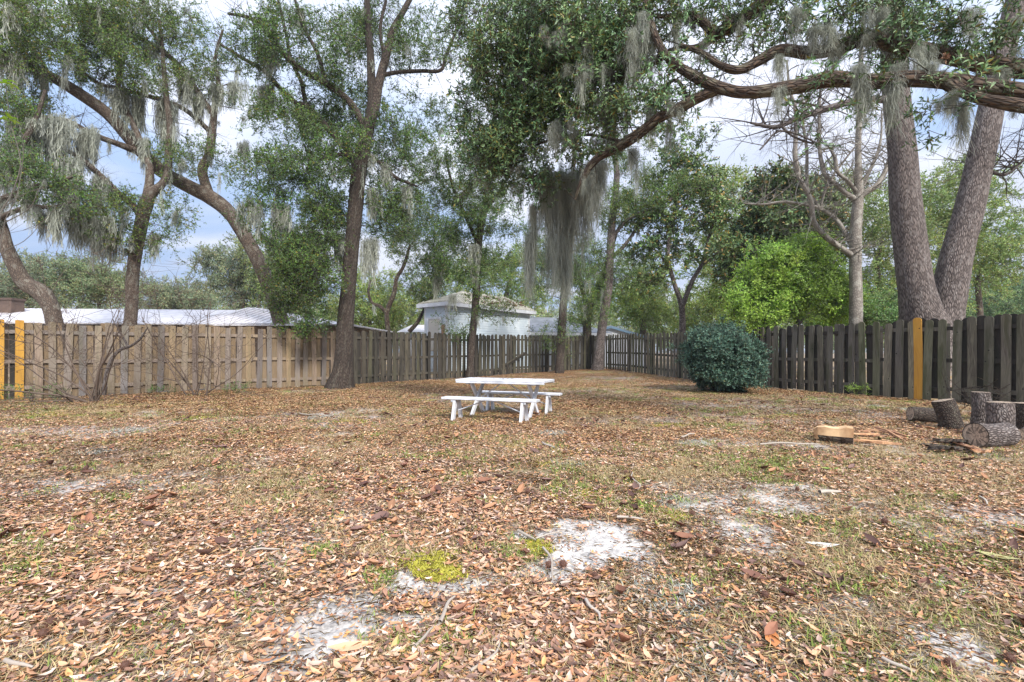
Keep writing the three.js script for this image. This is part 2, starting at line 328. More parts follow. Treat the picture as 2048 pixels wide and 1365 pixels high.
function fence(name, label, path, o) {
  const R = rng(o.seed), base = V(path[0][0], 0, -path[0][1]);
  const f = thing(name, label, 'fence', base);
  const geos = []; for (let k = 0; k < 9; k++) geos.push(picketGeo(o.w * [1, 0.97, 1.03][k % 3], o.h, 0.02, o.top, o.seed * 50 + k));
  const pts = path.map(([x, d]) => V(x, 0, -d));
  const rails = [0.16, 0.5, 0.89].map((q) => q * o.h);
  let carry = o.start || 0;
  for (let s = 0; s < pts.length - 1; s++) {
    const a = pts[s], b = pts[s + 1], dir = b.clone().sub(a), L = dir.length(); dir.normalize();
    const face = V(-dir.z, 0, dir.x); if (face.dot(a.clone().negate()) < 0) face.negate();      // towards the yard
    const turn = Math.atan2(face.x, face.z), nb = Math.max(1, Math.round(L / 2.4));
    for (let k = 0; k < nb; k++) {                              // rails and posts, bay by bay
      const p0 = a.clone().addScaledVector(dir, L * k / nb), p1 = a.clone().addScaledVector(dir, L * (k + 1) / nb - 0.006), g0 = gh(p0.x, p0.z), g1 = gh(p1.x, p1.z);
      for (const y of rails) { const c = new Acc(); c.o = base; c.beam(V(p0.x, g0 + y + R.r(-0.02, 0.02), p0.z), V(p1.x, g1 + y + R.r(-0.02, 0.02), p1.z), 0.045, 0.088, V(0, 1, 0)); part('rail', c.build(), R.pick(o.railMats), f); }
      const c = new Acc(); c.o = base; const q = p0.clone().addScaledVector(face, -0.12); c.box(q.x - 0.045, g0 - 0.1, q.z - 0.045, q.x + 0.045, g0 + o.h - 0.08, q.z + 0.045); part('post', c.build(), o.back[0], f);
    }
    let t = carry;
    for (; t < L; t += o.pitch * R.r(0.88, 1.12)) {
      for (const side of [1, -1]) {
        const tt = side > 0 ? t : t + o.pitch / 2; if (tt > L) continue;
        const p = a.clone().addScaledVector(dir, tt).addScaledVector(face, side * 0.0345), px = CX + F * p.x / -p.z;
        if (side > 0 && o.yellow && o.yellow.some(([u, w]) => Math.abs(px - u) < w)) continue;
        const yel = false;
        const m = part('picket', R.pick(geos), yel ? woodYellow : R.pick(side > 0 ? o.front : px < 50 ? [woodBlack] : o.back), f);
        if (yel) m.userData.label = 'new yellow fence board';
        m.position.set(p.x - base.x, gh(p.x, p.z) + (o.lift || 0.03) + R.r(-0.04, 0.04), p.z - base.z); m.rotation.y = turn + (R() < 0.5 && o.flip ? Math.PI : 0); m.rotation.z = R.r(-0.018, 0.018);
        m.scale.set(side > 0 ? 1 : 1.1, R.r(0.985, 1.015), 1);
      }
    }
    for (const [u] of o.yellow || []) {                         // new boards nailed on at known places
      const g = (p) => CX + F * p.x / -p.z - u; let lo = 0, hi = L; if (g(a) * g(b) > 0) continue;
      for (let k = 0; k < 40; k++) { const md = (lo + hi) / 2; if (g(a) * g(a.clone().addScaledVector(dir, md)) > 0) lo = md; else hi = md; }
      const p = a.clone().addScaledVector(dir, lo).addScaledVector(face, 0.036), m = part('picket', geos[0], woodYellow, f); m.userData.label = 'new yellow fence board';
      m.position.set(p.x - base.x, gh(p.x, p.z) + 0.02, p.z - base.z); m.rotation.y = turn; m.scale.set(1.08, 1.035, 1);
    }
    carry = t - L;
  }
  return f;
}
fence('wooden_fence', 'light tan board fence with flat topped boards below the white metal roof', [[-16.4, 8.3], [-12.2, 11.5], [-5.85, 16.35]], { seed: 1, start: 0.16, w: 0.142, h: 1.85, pitch: 0.272, top: 'flat', front: tinted(woodTan, [[1.08, 1.03, 0.96], [0.7, 0.7, 0.73], [0.88, 0.92, 0.98], [0.98, 0.93, 0.82]]), back: tinted([woodTanBack], [[1, 1, 1], [0.85, 0.82, 0.78]]), railMats: woodTan, yellow: [[-2, 18], [38, 21]] });
fence('wooden_fence', 'dark weathered fence of notched boards running behind the picnic table below the shed', [[-5.75, 16.5], [-3.3, 19.2], [1.9, 25.2], [5.15, 27.0]], { seed: 2, w: 0.142, h: 1.86, pitch: 0.262, top: 'dog', front: tinted(woodDark, [[0.85, 0.85, 0.85], [1.2, 1.18, 1.1], [0.62, 0.62, 0.62], [1.0, 1.06, 0.88]]), back: [woodBlack, woodDark[2]], railMats: woodDark, start: 0.1 });
fence('wooden_fence', 'grey mossy board fence behind the round bush and the log pile', [[5.3, 26.7], [6.95, 20.1], [8.05, 15.0], [9.25, 12.15], [9.85, 10.95], [10.9, 8.4], [11.9, 6.0]], { seed: 3, w: 0.155, h: 1.88, pitch: 0.27, top: 'dog', front: tinted(woodGrey, [[1, 1, 1], [1.2, 1.18, 1.1], [0.8, 0.8, 0.8], [1.0, 1.08, 0.86]]), back: [woodBlack, woodBlack, woodGrey[2]], railMats: [woodGrey[2], woodBlack], yellow: [[1838, 13]] });

// ------------------------------------------------------------------ foliage and moss pieces
function leafQuad(acc, p, dir, nrm, len, wid, col, fold = 0.18, long = false) {
  const s = dir.clone().cross(nrm).normalize();
  const q = (f, k, l) => [p.x + dir.x * len * f + s.x * wid * k + nrm.x * len * l, p.y + dir.y * len * f + s.y * wid * k + nrm.y * len * l, p.z + dir.z * len * f + s.z * wid * k + nrm.z * len * l];
  const add = (c) => acc.v(c[0], c[1], c[2], nrm.x, nrm.y, nrm.z, 0, 0, col);
  if (!long) { const a = add(q(0, 0, 0)), b = add(q(0.45, -0.5, fold)), c = add(q(0.45, 0.5, fold)), d = add(q(1, 0, 0)); acc.i.push(a, c, d, a, d, b); return; }
  const a = add(q(0, 0, 0)), b = add(q(0.3, -0.46, fold * 0.8)), c = add(q(0.3, 0.46, fold * 0.8)), m = add(q(0.5, 0, 0.03)), b2 = add(q(0.68, -0.4, fold * 0.5)), c2 = add(q(0.68, 0.4, fold * 0.5)), d = add(q(1, 0, -0.16));
  acc.i.push(a, c, m, a, m, b, m, c, c2, m, b2, b, m, c2, d, m, d, b2);
}
function sprig(seed, o) {                                       // a leafy twig end about o.size long, growing along +y
  const R = rng(seed), acc = new Acc(), brown = rgb(84, 70, 58);
  const tips = [];
  for (let k = 0; k < o.arms; k++) {
    const az = k * 2.4 + R.r(-0.4, 0.4), el = k ? R.r(0.25, 1.2) : 1.5, L = o.size * R.r(0.6, 1), dir = V(Math.cos(az) * Math.cos(el), Math.sin(el), Math.sin(az) * Math.cos(el));
    const st = V(0, k ? R.r(0, 0.35) * o.size : 0, 0), mid = st.clone().addScaledVector(dir, L * 0.5).add(V(R.g(), R.g(), R.g()).multiplyScalar(o.size * 0.06)), end = st.clone().addScaledVector(dir, L).add(V(0, -o.droop * L, 0));
    acc.tube([st, mid, end], [o.stem, o.stem * 0.8, o.stem * 0.4], 3, { steps: 1, col: brown });
    tips.push([st, mid, end, dir]);
  }
  for (let k = 0; k < o.leaves; k++) {
    const [s, m, e, dir] = tips[k % tips.length], f = R.r(0.18, 1.02), p = f < 0.5 ? s.clone().lerp(m, f * 2) : m.clone().lerp(e, f * 2 - 1);
    const d = dir.clone().multiplyScalar(0.7).add(V(R.r(-1, 1), R.r(-0.8, 0.6), R.r(-1, 1))).normalize();
    const n = V(R.r(-1, 1) * o.tilt, 1, R.r(-1, 1) * o.tilt); n.addScaledVector(d, -n.dot(d)).normalize();
    const t = R(), c = o.cols[0].clone().lerp(o.cols[1], t); if (o.accent && R() < o.accent[0]) c.copy(o.accent[1]);
    leafQuad(acc, p, d, n, o.len * R.r(0.7, 1.25), o.wid * R.r(0.75, 1.2), c, 0.14, o.long);
  }
  return acc.build();
}
const G1 = rgb(58, 78, 38), G2 = rgb(96, 116, 60);
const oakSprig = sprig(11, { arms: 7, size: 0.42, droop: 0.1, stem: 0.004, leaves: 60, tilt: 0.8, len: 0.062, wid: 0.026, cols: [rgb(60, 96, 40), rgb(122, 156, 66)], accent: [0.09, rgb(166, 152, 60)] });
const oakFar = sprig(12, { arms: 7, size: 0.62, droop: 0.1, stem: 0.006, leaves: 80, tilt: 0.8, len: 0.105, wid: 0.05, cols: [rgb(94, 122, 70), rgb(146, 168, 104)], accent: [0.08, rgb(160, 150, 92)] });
const nearSprig = sprig(13, { arms: 7, size: 0.36, droop: 0.4, stem: 0.004, leaves: 60, tilt: 0.9, len: 0.072, wid: 0.02, long: true, cols: [rgb(56, 90, 50), rgb(128, 158, 104)], accent: [0.07, rgb(140, 128, 62)] });
const magSprig = sprig(14, { arms: 5, size: 0.5, droop: 0.1, stem: 0.007, leaves: 34, tilt: 0.9, len: 0.15, wid: 0.062, long: true, cols: [rgb(66, 94, 54), rgb(124, 148, 88)], accent: [0.16, rgb(148, 122, 64)] });
const brightSprig = sprig(15, { arms: 7, size: 0.4, droop: 0.05, stem: 0.004, leaves: 80, tilt: 0.7, len: 0.07, wid: 0.034, cols: [rgb(118, 158, 50), rgb(176, 206, 84)] });
const bushSprig = sprig(16, { arms: 7, size: 0.17, droop: 0, stem: 0.003, leaves: 80, tilt: 0.9, len: 0.04, wid: 0.02, long: false, cols: [rgb(46, 78, 62), rgb(116, 150, 128)], accent: [0.05, rgb(124, 116, 74)] });
const deadSprig = sprig(17, { arms: 5, size: 0.26, droop: 0.5, stem: 0.004, leaves: 34, tilt: 1, len: 0.09, wid: 0.03, long: true, cols: [rgb(120, 86, 68), rgb(166, 126, 98)] });
function mossGeo(seed, n, len, spread, wid) {                   // hanging tress of many short curls in a ragged tapering beard, from y = 0 down
  const R = rng(seed), acc = new Acc(), lobes = [];
  for (let k = 0; k < 4; k++) lobes.push([R.g() * spread * 0.6, R.g() * spread * 0.6, R.r(0.45, 1) * (k ? 1 : 1.1)]);
  for (let k = 0; k < n; k++) {
    const [lx, lz, ll] = R.pick(lobes), u = Math.pow(R(), 1.15), a0 = R.r(0, 6.28), r0 = spread * (1 - 0.8 * u) * Math.sqrt(R()) * 0.9, c = rgb(132, 136, 126).lerp(rgb(192, 195, 184), R());
    let x = lx * (1 - 0.3 * u) + Math.cos(a0) * r0, z = lz * (1 - 0.3 * u) + Math.sin(a0) * r0, y = 0.04 - u * len * ll * 0.93, px = -1, dx = R.g() * 0.5, dz = R.g() * 0.5, dy = -0.6;
    const long = k % 3 === 0, seg = long ? 9 : 4, st = long ? R.r(0.03, 0.07) * len : R.r(0.014, 0.034), w = wid * R.r(0.6, 1.4) * (long ? 1.3 : 1), wd = long ? 0.22 : 0.9, a = R.r(0, 3.14), ca = Math.cos(a) * w, sa = Math.sin(a) * w;
    for (let q = 0; q <= seg; q++) {
      const t = q === seg ? 0.25 : 1, i0 = acc.v(x - ca * t, y, z - sa * t, 0, 0, 1, 0, 0, c), i1 = acc.v(x + ca * t, y, z + sa * t, 0, 0, 1, 0, 0, c);
      if (px >= 0) acc.i.push(px, px + 1, i0, px + 1, i1, i0);
      px = i0; dx = dx * (long ? 0.6 : 1) + R.g() * wd; dz = dz * (long ? 0.6 : 1) + R.g() * wd; dy = -0.85 + (long ? 0 : R.g() * 0.5); const l = Math.hypot(dx, dy, dz); dx /= l; dz /= l; x += dx * st; z += dz * st; y += dy / l * st;
    }
  }
  const g = acc.build(); g.computeVertexNormals(); return g;
}
const mossFar = mossGeo(21, 170, 1, 0.12, 0.0048), mossNear = mossGeo(23, 330, 1, 0.075, 0.0013);

// ------------------------------------------------------------------ trees
// limbs: rows of [px, py, metres ahead, width in px]; blobs of leaves: [px, py, metres ahead, rx px, ry px, half depth m, clusters, sprigs each]
// moss: [px, py, metres ahead, spread px, length m, tresses]
function tree(o) {
  const R = rng(o.seed), L0 = o.limbs[0][0], root = at(L0[0], L0[1], L0[2]); root.y = o.baseY === undefined ? gh(root.x, root.z) - 0.1 : o.baseY;
  const g = thing(o.name, o.label, o.category || 'tree', root, 0, o.group), nodes = [], leaf = o.sprigs || oakSprig;
  o.limbs.forEach((L, i) => {
    const pts = L.map(([x, y, d]) => at(x, y, d)), rad = L.map(([x, y, d, w], k) => { const p = L[Math.max(0, k - 1)], q = L[Math.min(L.length - 1, k + 1)], tx = q[0] - p[0], ty = q[1] - p[1], l = Math.hypot(tx, ty) || 1, u = ((x - CX) * -ty + (y - CY) * tx) / l / F; return w / 2 / F * d / Math.sqrt(1 + u * u); }), acc = new Acc(); acc.o = root;
    const big = Math.max(...rad);
    const pp = acc.tube(pts, rad, big > 0.25 ? 22 : big > 0.1 ? 14 : 8, { steps: 5, wob: o.wob === undefined ? 0.12 : o.wob, seed: o.seed * 10 + i });
    part(i < (o.trunks || 1) ? 'trunk' : 'limb', acc.build(), o.bark, g);
    pp.forEach((p, k) => { if (i || k > pp.length * (o.from === undefined ? 0.3 : o.from)) nodes.push({ p, r: rad[Math.min(rad.length - 1, Math.floor(k / 5))] }); });
  });
  const wood = new Acc(); wood.o = root;
  const list = [], tint = new THREE.Color(), base = o.tint || new THREE.Color(1, 1, 1);
  const cl = [];
  for (const [x, y, d, rx, ry, rz, n, per] of o.blobs || []) {
    for (let k = 0; k < n * (o.dens || 1); k++) {
      let a, b, c; do { a = R.r(-1, 1); b = R.r(-1, 1); c = R.r(-1, 1); } while (a * a + b * b + c * c > 1);
      cl.push({ p: at(x + a * rx, y + b * ry, d + c * rz), per, q: 0 });
    }
  }
  const near = (p) => { let best = null, bd = 1e9; for (const n of nodes) { const dd = n.p.distanceToSquared(p) * (n.p.y > p.y + 0.3 ? 1.5 : 1) / (0.6 + Math.min(1, n.r * 8)); if (dd < bd) { bd = dd; best = n; } } return [best, bd]; };
  cl.forEach((c) => { c.q = near(c.p)[1]; }); cl.sort((a, b) => a.q - b.q);
  const up = V(0, 1, 0), cr = o.cr || 0.42;
  for (const c of cl) {
    const [n] = near(c.p), dist = n.p.distanceTo(c.p), pts = [n.p], rs = [], r0 = Math.min(n.r * 0.65, 0.008 + dist * 0.013), seg = Math.max(2, Math.min(6, Math.round(dist / 0.5)));
    for (let s = 1; s <= seg; s++) { const f = s / seg, j = Math.sin(f * 3.14) * dist; pts.push(n.p.clone().lerp(c.p, f).add(V(R.g() * 0.10 * j, (R.g() * 0.08 + (o.arch === undefined ? 0.08 : o.arch)) * j, R.g() * 0.10 * j))); }
    pts.forEach((_, s) => rs.push(mix(r0, 0.005, s / seg))); wood.tube(pts, rs, r0 > 0.02 ? 6 : 4, { steps: 2, seed: nodes.length });
    pts.forEach((p, s) => { if (s) nodes.push({ p, r: rs[s], tip: true }); });
    const ct = R.r(0.72, 1.18), warm = R.r(-0.1, 0.1);
    for (let k = 0; k < c.per; k++) {
      const off = V(R.g(), R.g() * 0.7, R.g()).multiplyScalar(cr), p = c.p.clone().add(off), dir = off.normalize().add(V(R.g() * 0.7, R.g() * 0.5 + 0.25, R.g() * 0.7)).normalize();
      const q = new THREE.Quaternion().setFromUnitVectors(up, dir).multiply(Qe(0, R.r(0, 6.28), 0)), b = ct * R.r(0.8, 1.2);
      tint.setRGB(base.r * b * (1 + warm), base.g * b, base.b * b * (1 - warm));
      list.push([M4(p.sub(root), q, R.r(0.75, 1.25) * (o.leafScale || 1)), tint.clone()]);
    }
  }
  if (o.twigs) {                                                 // bare branching without leaves
    const grow = (p, dir, len, r, lvl) => {
      const pts = [p], rs = [r], d = dir.clone(), seg = 4; let q = p;
      for (let s = 1; s <= seg; s++) { d.add(V(R.g() * 0.28, R.g() * 0.22 + o.twigs.up, R.g() * 0.28)).normalize(); q = q.clone().addScaledVector(d, len / seg); pts.push(q); rs.push(r * (1 - 0.8 * s / seg)); }
      wood.tube(pts, rs, lvl > 1 ? 5 : 3, { steps: 1, seed: lvl });
      if (lvl > 0) for (let k = 0; k < o.twigs.kids; k++) { const s = 1 + Math.floor(R() * 4), nd = d.clone().add(V(R.g() * 1.5, R.g() * 1.1, R.g() * 1.5)).normalize(); grow(pts[s], nd, len * R.r(0.45, 0.75), rs[s] * 0.75, lvl - 1); }
    };
    const pool = nodes.filter((n) => n.r < o.twigs.maxR && !n.tip);
    for (let k = 0; k < o.twigs.n; k++) { const n = R.pick(pool); grow(n.p, V(R.g(), R.g() * 0.7 + 0.25, R.g()).normalize(), o.twigs.len * R.r(0.6, 1.3), Math.min(n.r * 0.5, o.twigs.r), o.twigs.lvl); }
  }
  if (wood.i.length) part('branchwork', wood.build(), o.bark, g, 'stuff');
  if (list.length) copies('crown', leaf, o.mat || foliage, list, g);
  const ml = [];
  for (const [x, y, d, sp, len, n] of o.moss || []) for (let k = 0; k < n * (o.nearMoss ? 0.6 : 0.9); k++) ml.push(mossAt(R, at(x + R.g() * sp, y + R.g() * sp * 0.45, d + R.g() * sp / F * d * 0.8), len * (o.nearMoss ? mix(0.35, 1.25, Math.pow(R(), 1.6)) : 1)));
  if (o.mossOn) { const pool = nodes.filter((n) => n.r < 0.16); for (let k = 0; k < o.mossOn; k++) { const n = R.pick(pool); for (let j = 0; j < 2; j++) ml.push(mossAt(R, n.p.clone().add(V(R.g() * 0.12, 0, R.g() * 0.12)), mix(0.2, 1, R() * R()) * (o.mossLen || 1))); } }
  ml.forEach((e) => { e[0].elements[12] -= root.x; e[0].elements[13] -= root.y; e[0].elements[14] -= root.z; });
  if (ml.length) copies('hanging_moss', o.nearMoss ? mossNear : mossFar, mossMat, ml, g);
  return g;
}
function mossAt(R, p, len) { const w = R.r(0.7, 1.3) * (0.5 + 0.5 * Math.min(1, len)), b = R.r(0.75, 1.1); return [M4(p, Qe(R.g() * 0.05, R.r(0, 6.28), R.g() * 0.05), V(w, len * R.r(0.5, 1.2), w)), new THREE.Color(b, b, b * R.r(0.92, 1))]; }

// leaning oak behind the tan fence, its limb running to the upper left
tree({ name: 'oak_tree', seed: 31, twigs: { n: 150, len: 1.0, r: 0.012, lvl: 2, kids: 3, up: 0.02, maxR: 0.12 }, dens: 0.46, tint: new THREE.Color(1.15, 1.06, 0.82), label: 'leaning oak beyond the tan fence with one long mossy diagonal limb', bark: barkOak, mossOn: 150,
  limbs: [[[578, 720, 19.2, 35.9], [560, 640, 19.1, 32.8], [540, 580, 19, 29.6], [503, 495, 18.8, 28.1], [456, 424, 18.5, 28.1], [422, 396, 18.3, 29.6], [380, 375, 18, 26.5], [320, 340, 17.5, 26.5], [270, 290, 17, 25], [215, 228, 16.5, 23.4], [150, 182, 16, 21.8], [95, 150, 15.6, 18.7], [40, 122, 15.2, 17.2], [-30, 98, 15, 15.6], [-160, 60, 14.5, 10.9]],
    [[420, 396, 18.3, 21.8], [404, 340, 18.2, 20.3], [416, 313, 18.2, 19.5], [424, 267, 18.2, 17.2], [428, 222, 18.1, 14], [436, 164, 18, 10.1], [430, 120, 17.9, 7.8], [445, 60, 17.8, 5.46]],
    [[424, 226, 18.1, 11.7], [400, 192, 17.9, 10.9], [363, 137, 17.6, 10.1], [325, 103, 17.3, 9.36], [274, 72, 17, 8.58], [236, 48, 16.7, 7.8], [205, 33, 16.4, 6.24], [174, 34, 16.2, 4.68]],
    [[419, 262, 18.2, 10.1], [369, 219, 17.7, 9.36], [328, 202, 17.4, 8.58], [280, 188, 17, 8.58], [236, 176, 16.7, 7.02], [200, 168, 16.4, 6.24], [150, 134, 16, 4.68]],
    [[276, 304, 17, 14], [233, 287, 16.4, 11.7], [198, 274, 16, 10.9], [164, 257, 15.7, 9.36], [137, 243, 15.4, 8.58], [96, 236, 15.1, 7.8], [51, 233, 14.8, 7.02], [0, 225, 14.5, 6.24]],
    [[330, 104, 17.3, 7.02], [300, 60, 17.2, 6.24], [262, 20, 17, 5.46], [240, -20, 17, 3.9]], [[100, 152, 15.6, 9.36], [60, 90, 15.4, 7.8], [20, 40, 15.2, 6.24], [0, -10, 15, 4.68]]],
  blobs: [[50, 90, 15, 80, 75, 1.2, 34, 17], [160, 105, 15.8, 90, 60, 1.2, 34, 16], [280, 50, 17, 90, 55, 1.2, 28, 15], [370, 50, 17.5, 70, 50, 1, 18, 13], [250, 150, 16.6, 80, 35, 1, 18, 13], [350, 150, 17.4, 60, 40, 1, 14, 12], [440, 150, 18, 70, 60, 1, 16, 10], [60, 215, 14.8, 80, 40, 1, 20, 13], [410, 300, 18.2, 40, 50, 0.8, 7, 8], [470, 340, 18.4, 30, 30, 0.6, 5, 9], [500, 210, 18.2, 50, 40, 0.8, 9, 8], [30, 20, 14.8, 80, 30, 1, 18, 16], [170, 20, 16, 90, 30, 1, 18, 14]],
  moss: [[30, 110, 15, 14, 0.9, 16], [85, 145, 15.5, 10, 0.8, 10], [40, 235, 14.8, 30, 1.4, 36], [110, 240, 15.1, 30, 1.3, 38], [170, 262, 15.7, 24, 1.1, 30], [240, 180, 16.7, 20, 0.9, 20], [275, 190, 17, 14, 1, 18], [330, 204, 17.4, 16, 1.1, 22], [370, 150, 17.6, 20, 0.9, 24], [395, 190, 17.9, 12, 0.9, 14], [432, 170, 18, 12, 0.8, 14], [300, 90, 17.2, 14, 0.6, 12], [470, 165, 18.1, 18, 0.7, 14], [490, 285, 18.4, 10, 0.7, 8]] });
tree({ name: 'oak_tree', seed: 32, twigs: { n: 60, len: 0.9, r: 0.012, lvl: 2, kids: 3, up: 0.02, maxR: 0.12 }, dens: 0.7, tint: new THREE.Color(1.2, 1.08, 0.85), label: 'reddish trunked oak rising straight behind the tan fence and forking below the diagonal limb', bark: barkOak, mossOn: 70,
  limbs: [[[260, 720, 16.6, 36], [260, 652, 16.5, 29], [263, 611, 16.5, 27], [264, 567, 16.5, 28], [267, 533, 16.5, 28], [274, 488, 16.5, 28], [284, 440, 16.5, 31], [291, 410, 16.5, 32], [302, 387, 16.5, 26], [322, 370, 16.6, 18], [335, 345, 16.7, 16], [337, 301, 16.9, 15], [339, 255, 17, 14], [332, 190, 17, 12], [325, 110, 17, 9], [318, 40, 17, 7]],
    [[294, 402, 16.5, 24], [299, 340, 16.6, 16], [290, 308, 16.7, 14], [270, 258, 16.7, 12], [246, 208, 16.8, 12], [236, 178, 16.8, 12], [240, 130, 16.9, 10], [232, 90, 17, 8], [222, 50, 17, 5]],
    [[282, 430, 16.5, 15], [262, 408, 16.3, 14], [236, 387, 16, 13], [205, 356, 15.8, 12], [174, 328, 15.5, 11], [130, 300, 15.2, 8], [90, 292, 15, 6]], [[265, 530, 16.4, 9], [256, 503, 16.3, 8], [250, 498, 16.2, 5]]],
  blobs: [[345, 330, 17, 45, 35, 0.8, 9, 9], [215, 410, 15.8, 80, 26, 0.9, 16, 10], [290, 480, 16.3, 50, 25, 0.7, 8, 7], [200, 440, 15.6, 60, 24, 0.8, 10, 9], [230, 60, 17, 50, 50, 1, 10, 11], [340, 420, 16.6, 34, 24, 0.6, 7, 7], [330, 470, 16.6, 20, 18, 0.4, 4, 6]],
  moss: [[150, 415, 15.5, 30, 1.0, 26], [190, 440, 15.6, 24, 1.0, 24], [215, 450, 15.8, 20, 0.9, 18], [140, 320, 15.2, 24, 1.2, 26], [200, 355, 15.8, 16, 0.7, 14], [90, 425, 14.8, 20, 0.6, 12], [310, 470, 16.5, 10, 0.8, 9], [335, 250, 17, 16, 0.9, 14], [290, 280, 16.7, 12, 0.8, 10]] });
tree({ name: 'oak_tree', seed: 33, label: 'crooked oak trunk bending out of the frame beside the brick chimney', bark: barkOak, mossOn: 50,
  limbs: [[[118, 720, 14.6, 44], [110, 653, 14.5, 38], [99, 612, 14.5, 36], [79, 584, 14.5, 36], [51, 567, 14.5, 34], [31, 536, 14.4, 32], [14, 499, 14.3, 31], [3, 458, 14.3, 30], [-8, 420, 14.2, 28], [-16, 390, 14.2, 26], [0, 358, 14.2, 22], [20, 325, 14.2, 20], [41, 294, 14.2, 18], [70, 240, 14.3, 12], [90, 180, 14.4, 8]],
    [[-12, 408, 14.2, 18], [12, 395, 14.1, 15], [34, 387, 14, 14], [58, 373, 14, 12], [100, 373, 14, 9], [150, 350, 14, 6]], [[-4, 440, 14.2, 13], [20, 426, 14, 11], [62, 414, 13.9, 10], [113, 414, 13.9, 8], [150, 402, 13.9, 5]]],
  blobs: [[60, 345, 14, 60, 40, 0.9, 12, 9], [110, 395, 14, 50, 26, 0.8, 8, 8], [20, 300, 14.2, 40, 40, 0.8, 8, 8]],
  moss: [[60, 378, 14, 16, 0.7, 10], [110, 415, 13.9, 14, 0.8, 10], [20, 300, 14.2, 20, 1.1, 16]] });
// the yard's main tree
tree({ name: 'yard_tree', seed: 34, twigs: { n: 150, len: 1.0, r: 0.011, lvl: 2, kids: 3, up: 0.04, maxR: 0.12 }, tint: new THREE.Color(0.9, 0.93, 0.76), dens: 0.62, label: 'tall leafy tree standing in the yard where the tan fence meets the dark fence', bark: barkDark, mossOn: 50, from: 0.35, wob: 0.14,
  limbs: [[[680, 800, 15.35, 96], [681, 776, 15.35, 66], [685, 748, 15.35, 47], [689, 700, 15.35, 38], [692, 640, 15.35, 34], [697, 580, 15.35, 31], [703, 500, 15.35, 31], [711, 420, 15.35, 31], [717, 350, 15.35, 31], [728, 291, 15.35, 28], [740, 240, 15.35, 24], [743, 205, 15.35, 18], [742, 164, 15.35, 17], [740, 103, 15.35, 15], [736, 51, 15.35, 14], [733, -20, 15.35, 12]],
    [[740, 245, 15.35, 22], [748, 219, 15.35, 20], [762, 147, 15.45, 18], [772, 113, 15.55, 17], [786, 62, 15.65, 15], [800, 34, 15.75, 13], [824, -10, 15.85, 11]],
    [[765, 150, 15.45, 10], [800, 144, 15.55, 9], [844, 142, 15.75, 8], [882, 140, 15.85, 8], [892, 110, 15.95, 7], [912, 62, 16.05, 6], [930, 10, 16.15, 4]],
    [[716, 345, 15.35, 12], [700, 315, 15.25, 9], [680, 309, 15.25, 8], [640, 318, 15.15, 7], [610, 300, 15.05, 5]],
    [[722, 320, 15.35, 12], [738, 311, 15.35, 9], [762, 328, 15.45, 8], [793, 356, 15.55, 7], [817, 366, 15.55, 6], [834, 373, 15.65, 4]],
    [[734, 265, 15.35, 16], [700, 205, 15.25, 14], [647, 164, 15.15, 13], [599, 137, 15.05, 12], [554, 92, 14.95, 11], [530, 55, 14.85, 9], [493, 34, 14.75, 8], [455, 27, 14.65, 5]],
    [[720, 330, 15.35, 14], [660, 262, 15.45, 12], [612, 212, 15.55, 11], [595, 208, 15.55, 10], [561, 178, 15.65, 9], [534, 147, 15.75, 8], [479, 113, 15.85, 7], [441, 89, 15.95, 5]],
    [[612, 212, 15.55, 9], [602, 164, 15.45, 8], [582, 120, 15.45, 7], [570, 60, 15.35, 6], [556, 0, 15.35, 5]], [[650, 166, 15.15, 9], [636, 110, 15.15, 8], [610, 60, 15.15, 7], [590, 0, 15.05, 5]], [[770, 120, 15.55, 8], [760, 60, 15.75, 7], [772, 0, 15.85, 6]]],
  blobs: [[605, 565, 15.05, 58, 85, 1.0, 40, 26], [622, 470, 15.3, 55, 60, 0.9, 24, 20], [640, 300, 15.05, 100, 60, 1.3, 26, 16], [600, 385, 15.05, 75, 45, 1, 16, 15], [755, 290, 16.5, 75, 80, 1.0, 22, 13], [690, 205, 16.4, 80, 60, 1.0, 22, 14], [672, 430, 16.3, 50, 70, 0.8, 12, 16], [775, 420, 16, 50, 60, 1, 20, 14], [740, 60, 16.5, 95, 80, 1.1, 28, 12], [640, 100, 15.25, 95, 80, 1.2, 34, 12], [830, 240, 15.75, 60, 70, 1, 20, 10], [860, 70, 15.85, 80, 70, 1, 22, 10], [550, 330, 15.25, 50, 35, 0.8, 12, 14], [560, 230, 15.45, 60, 40, 0.9, 14, 12], [520, 70, 14.85, 90, 60, 1, 26, 11], [800, 340, 15.55, 50, 40, 0.8, 10, 8], [530, 420, 15.25, 40, 40, 0.6, 7, 8], [560, 480, 15.25, 30, 40, 0.6, 6, 10]],
  moss: [[738, 480, 15.7, 14, 1.1, 14], [676, 470, 15.6, 12, 0.9, 9], [500, 400, 15.25, 26, 0.8, 20], [560, 410, 15.15, 22, 0.9, 20], [745, 380, 15.45, 14, 0.8, 12], [820, 372, 15.55, 10, 0.7, 10], [770, 330, 15.45, 8, 0.7, 7], [535, 170, 15.75, 20, 0.8, 18], [540, 90, 14.95, 18, 0.8, 16], [600, 20, 15.25, 16, 0.7, 12], [620, 510, 14.85, 20, 0.8, 14]] });
